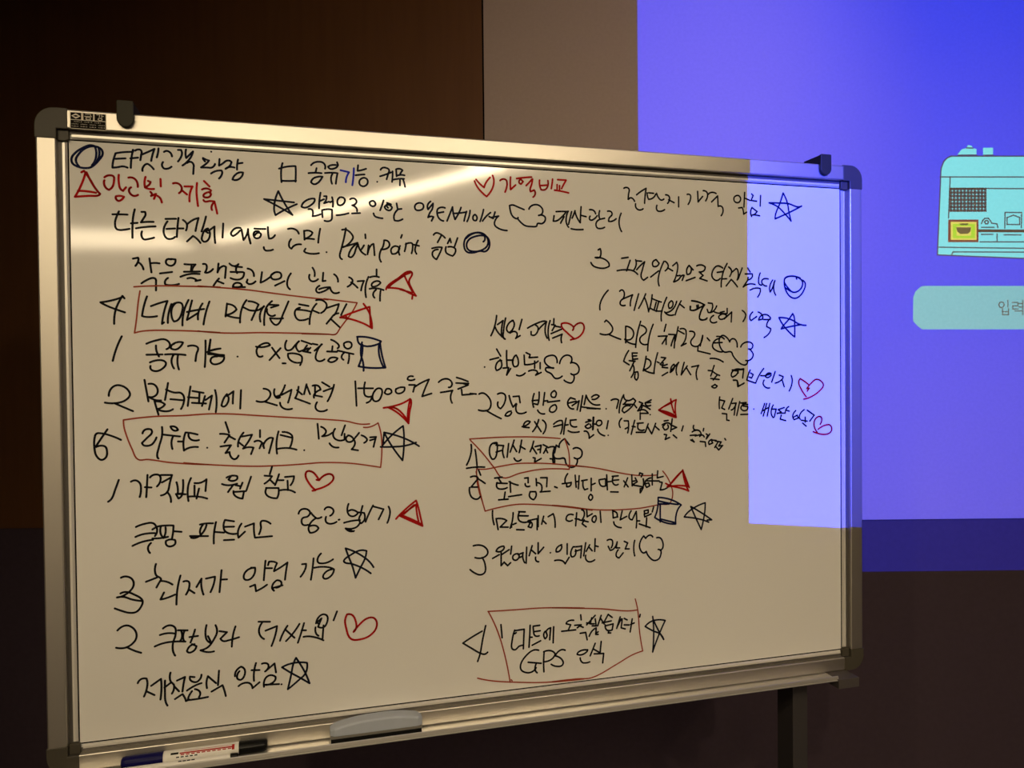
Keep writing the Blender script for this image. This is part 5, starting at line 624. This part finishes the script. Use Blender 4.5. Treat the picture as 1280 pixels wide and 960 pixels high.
def hook_clip(u, label):
    top = SH + FW * 1.05
    t = thing('hook_clip', label, 'clip', on_board(u, top + 0.0015, 0), BROT, 'dark clips hooked over the top rail')
    w, drop, th, rise = 0.0150, 0.0300, 0.0075, 0.0200
    pts = [(-w, rise - 0.002), (-w, -drop + w)]
    for k in range(1, 12):
        a = math.pi * k / 12
        pts.append((-w * math.cos(a), -drop + w - w * math.sin(a)))
    pts += [(w, -drop + w), (w, rise - 0.002), (w - .002, rise), (-w + .002, rise)]
    bm = bmesh.new()
    y = -(FH + 0.0025)
    prism(bm, pts, lambda a, b: Vector((a, y, b)), lambda a, b: Vector((a, y - th, b)))
    link('front_tongue', bm, M['clip'], t, bevel=0.0020)
    bm = bmesh.new()
    box(bm, -w, w, y - 0.0005, 0.040, 0.0, rise - 0.002)
    link('top_arm', bm, M['clip'], t, bevel=0.001)
    bm = bmesh.new()
    box(bm, -w, w, 0.034, 0.040, -0.045, 0.0005)
    link('back_tongue', bm, M['clip'], t, bevel=0.001)
hook_clip(0.1045, 'dark rounded clip on the top rail beside the black sticker')
hook_clip(1.6560, 'dark rounded clip on the top rail lit by the blue projection')

# eraser
ER0, ER1 = 0.4655, 0.6525
t = thing('board_eraser', 'blue grey plastic board eraser with black felt lying in the pen tray', 'eraser', on_board((ER0 + ER1) / 2, TZ, 0.034), BROT)
L2 = (ER1 - ER0) / 2
bm = bmesh.new()
box(bm, -L2 + .002, L2 - .002, -0.0145, 0.0145, 0.0005, 0.014)
link('felt', bm, M['felt'], t)
bm = bmesh.new()
box(bm, -L2 + .0005, L2 - .0005, -0.0160, 0.0160, 0.0135, 0.0190)
link('band', bm, M['eraser_band'], t, bevel=0.001)
bm = bmesh.new()
rings = []
for k in range(17):
    q = 2 * k / 16 - 1
    q = math.copysign(abs(q) ** 0.75, q)
    x = L2 * q
    edge = max(0.0, (abs(x) - (L2 - 0.011)) / 0.011)
    hw = 0.0168 - 0.0060 * edge ** 1.5
    zt = 0.0335 + 0.0120 * (1 - abs(q) ** 2.2) + 0.0030 * max(q, 0) - 0.0020 * edge
    cut = 0.0028
    rings.append([bm.verts.new(p) for p in ((x, -hw, 0.0190), (x, -hw, zt - cut), (x, -hw + cut, zt), (x, hw - cut, zt), (x, hw, zt - cut), (x, hw, 0.0190))])
for a, b in zip(rings, rings[1:]):
    for m_ in range(6):
        n_ = (m_ + 1) % 6
        bm.faces.new((a[m_], a[n_], b[n_], b[m_]))
bm.faces.new(rings[0][::-1])
bm.faces.new(rings[-1])
link('handle', bm, M['eraser'], t, bevel=0.0015)

# markers
def marker(u0, u1, h, z, r, caps, label, prints, tilt=0.0):
    L = u1 - u0
    t = thing('marker_pen', label, 'marker', on_board(u0, z, h), BROT)
    t.rotation_euler = (0, 0, BROT + tilt)
    (cl, ml), (cr, mr) = caps
    bm = bmesh.new()
    lathe(bm, (cl, 0, 0), (1, 0, 0), [(0, r * .80), (0.0005, r * .97), (0.004, r), (L - cl - cr - 0.004, r), (L - cl - cr - 0.0005, r * .97), (L - cl - cr, r * .8)])
    barrel = link('barrel', bm, M['pen_white'], t, smooth=False)
    if cl:
        bm = bmesh.new()
        lathe(bm, (cl, 0, 0), (-1, 0, 0), [(0, r * 1.06), (cl * .55, r * 1.06), (cl * .9, r * .98), (cl * .97, r * .88), (cl, r * .6)])
        link('cap', bm, M[ml], t)
    if cr:
        bm = bmesh.new()
        lathe(bm, (L - cr, 0, 0), (1, 0, 0), [(0, r * 1.06), (cr * .55, r * 1.06), (cr * .9, r * .98), (cr * .97, r * .88), (cr, r * .6)])
        link('cap', bm, M[mr], t)
    # printed marks wrap the barrel: (along0, along1, angle0, angle1, material); angle 0 faces the room, 90 up
    by = {}
    for a0, a1, g0, g1, mm in prints:
        by.setdefault(mm, []).append((a0, a1, g0, g1))
    for mm, rows in by.items():
        bm = bmesh.new()
        for a0, a1, g0, g1 in rows:
            n = 3
            for k in range(n):
                q = []
                for (a, g) in ((a0, k), (a1, k), (a1, k + 1), (a0, k + 1)):
                    w = math.radians(g0 + (g1 - g0) * g / n)
                    q.append(bm.verts.new((a, -(r + .0003) * math.cos(w), (r + .0003) * math.sin(w))))
                bm.faces.new(q)
        link('label_print', bm, M[mm], barrel)
    return t
pr = [(0.112, 0.203, 60, 64, 'print_red'), (0.104, 0.203, 38, 50, 'print_red'), (0.199, 0.204, 18, 66, 'print_red'), (0.088, 0.102, 38, 56, 'print_black')]
pr += [(0.106 + .0095 * k, 0.1125 + .0095 * k, 26, 35, 'print_red') for k in range(10)]
pr += [(0.098 + .0082 * k, 0.1035 + .0082 * k, 8, 18, 'print_black') for k in range(5)]
R1 = 0.0120
marker(0.0790, 0.3440, 0.0290, TZ + R1 * 1.06 + 0.0003, R1, ((0.074, 'pen_navy'), (0.053, 'pen_black')), 'white twin marker with navy cap and black cap and red print in the pen tray', pr)
pr2 = [(0.108 + .0078 * k, 0.1140 + .0078 * k, 52, 76, 'print_black') for k in range(4)]
R2 = 0.0056
marker(0.0740, 0.2900, 0.0468, TZ + R2 * 1.06 + 0.0003, R2, ((0.010, 'pen_black'), (0.014, 'pen_black')), 'slimmer white marker with black ends lying in front of the navy capped marker', pr2)

# ------------------------------------------------------------------ ceiling projector throwing the slide
pj = thing('projector', 'white ceiling projector throwing the blue slide on the wall', 'projector', (LENS.x, LENS.y, CEIL_Z))
def pw(v):
    return Vector(v) - Vector((LENS.x, LENS.y, CEIL_Z))
field = parse(SLIDE['field'])[0]
cx = sum(p[0] for p in field) / 4
cz = sum(p[1] for p in field) / 4
aim = (Vector((cx, WALL_Y, cz)) - LENS).normalized()
GATE = 0.10
def gate(x, z, off=0.0):
    """wall point -> the point of the slide that the lens throws there"""
    d = Vector((x, WALL_Y, z)) - LENS
    return pw(LENS + d * ((GATE + off) / d.dot(aim)))
def flat(polys, m, off, name, holes=()):
    bm = bmesh.new()
    edges = []
    for poly in list(polys) + list(holes):
        vs_ = [bm.verts.new(gate(x, z, off)) for x, z in poly]
        edges += [bm.edges.new((vs_[i], vs_[(i + 1) % len(vs_)])) for i in range(len(vs_))]
    bmesh.ops.triangle_fill(bm, use_beauty=True, use_dissolve=False, edges=edges)
    return link(name, bm, m, slide)
body_c = pw(LENS) - aim * 0.13
rot = aim.to_track_quat('Y', 'Z').to_matrix()
def pbox(bm, x0, x1, y0, y1, z0, z1):
    for v in box(bm, x0, x1, y0, y1, z0, z1):
        v.co = rot @ v.co + pw(LENS)
bm = bmesh.new()
pbox(bm, -0.16, 0.16, -0.27, -0.02, -0.06, 0.06)
link('body', bm, M['proj_body'], pj, bevel=0.008)
bm = bmesh.new()
tube(bm, pw(LENS) - aim * 0.021, pw(LENS) + aim * (GATE + .004), 0.075, caps=False, seg=40)
link('lens_barrel', bm, M['proj_dark'], pj)
bm = bmesh.new()
tube(bm, (0.66, -0.14, 0), (0.66, -0.14, -0.69), 0.016)
tube(bm, (0.66, -0.14, 0), (0.66, -0.14, -0.012), 0.06)
tube(bm, (0.675, -0.14, -0.69), (-0.02, -0.14, -0.69), 0.014)
tube(bm, (0, -0.14, -0.69), (0, -0.14, -0.74), 0.03)
link('ceiling_arm', bm, M['fixture'], pj)
slide = bpy.data.objects.new('slide', bpy.data.meshes.new('slide'))
COL.objects.link(slide)
slide.parent = pj
bag = parse(SLIDE['bag'])[0]
boxp = parse(SLIDE['box'])[0]
knobs = parse(SLIDE['knobs'])
hob = parse(SLIDE['hob'])[0]
hy = parse(SLIDE['hob_yellow'])[0]
hg = parse(SLIDE['hob_green'])[0]
hi = parse(SLIDE['hob_inner'])[0]
flat([field], F['field'], 0, 'slide_field', [bag, boxp] + knobs)
flat([bag], F['bag'], 0, 'slide_drawing', [hob])
flat(knobs, F['bag'], 0, 'slide_knob')
flat([boxp], F['box'], 0, 'slide_button')
flat([hob], F['brown'], 0, 'slide_hob', [hy])
flat([hy], F['yellow'], 0, 'slide_hob_rim', [hg])
flat([hg], F['green'], 0, 'slide_hob_ring', [hi])
flat([hi], F['yellow'], 0, 'slide_hob_centre')
for p in parse(SLIDE['bowl']):
    flat([p], F['line'], -0.0004, 'slide_bowl')
def slide_lines(key, width, m, name, off):
    bm = bmesh.new()
    for st in parse(SLIDE[key]):
        for a, b in zip(st, st[1:]):
            a, b = Vector(a), Vector(b)
            d = b - a
            if d.length < 1e-6:
                continue
            e = d.normalized() * width * .3
            nrm = Vector((-d.y, d.x)).normalized() * width / 2
            bm.faces.new([bm.verts.new(gate(q.x, q.y, off)) for q in (a - e - nrm, b + e - nrm, b + e + nrm, a - e + nrm)])
    link(name, bm, m, slide)
slide_lines('lines', 0.0046, F['line'], 'slide_linework', -0.0008)
slide_lines('grid', 0.0084, F['line'], 'slide_grille', -0.0010)
slide_lines('rail', 0.0100, F['brown'], 'slide_rail', -0.0012)
slide_lines('text', 0.0040, F['text'], 'slide_lettering', -0.0014)
# opaque gate plate around the slide
bm = bmesh.new()
outer = []
s_ = aim.cross(Vector((0, 0, 1))).normalized()
t_ = s_.cross(aim)
ctr = pw(LENS) + aim * GATE
ov = [bm.verts.new(ctr + (s_ * math.cos(2 * math.pi * k / 40) + t_ * math.sin(2 * math.pi * k / 40)) * 0.0752) for k in range(40)]
iv = [bm.verts.new(gate(x, z)) for x, z in field]
ed = [bm.edges.new((ov[k], ov[(k + 1) % 40])) for k in range(40)] + [bm.edges.new((iv[k], iv[(k + 1) % 4])) for k in range(4)]
bmesh.ops.triangle_fill(bm, use_beauty=True, use_dissolve=False, edges=ed)
link('gate_plate', bm, M['proj_dark'], pj)
ld = bpy.data.lights.new('projector_lamp', 'SPOT')
ld.energy = PROJECTOR_POWER
ld.color = (1, 1, 1)
ld.spot_size = math.radians(85)
ld.spot_blend = 0.0
ld.shadow_soft_size = 0.0
lo = bpy.data.objects.new('projector_lamp', ld)
COL.objects.link(lo)
lo.parent = pj
lo.location = pw(LENS)
lo.rotation_euler = aim.to_track_quat('-Z', 'Y').to_euler()
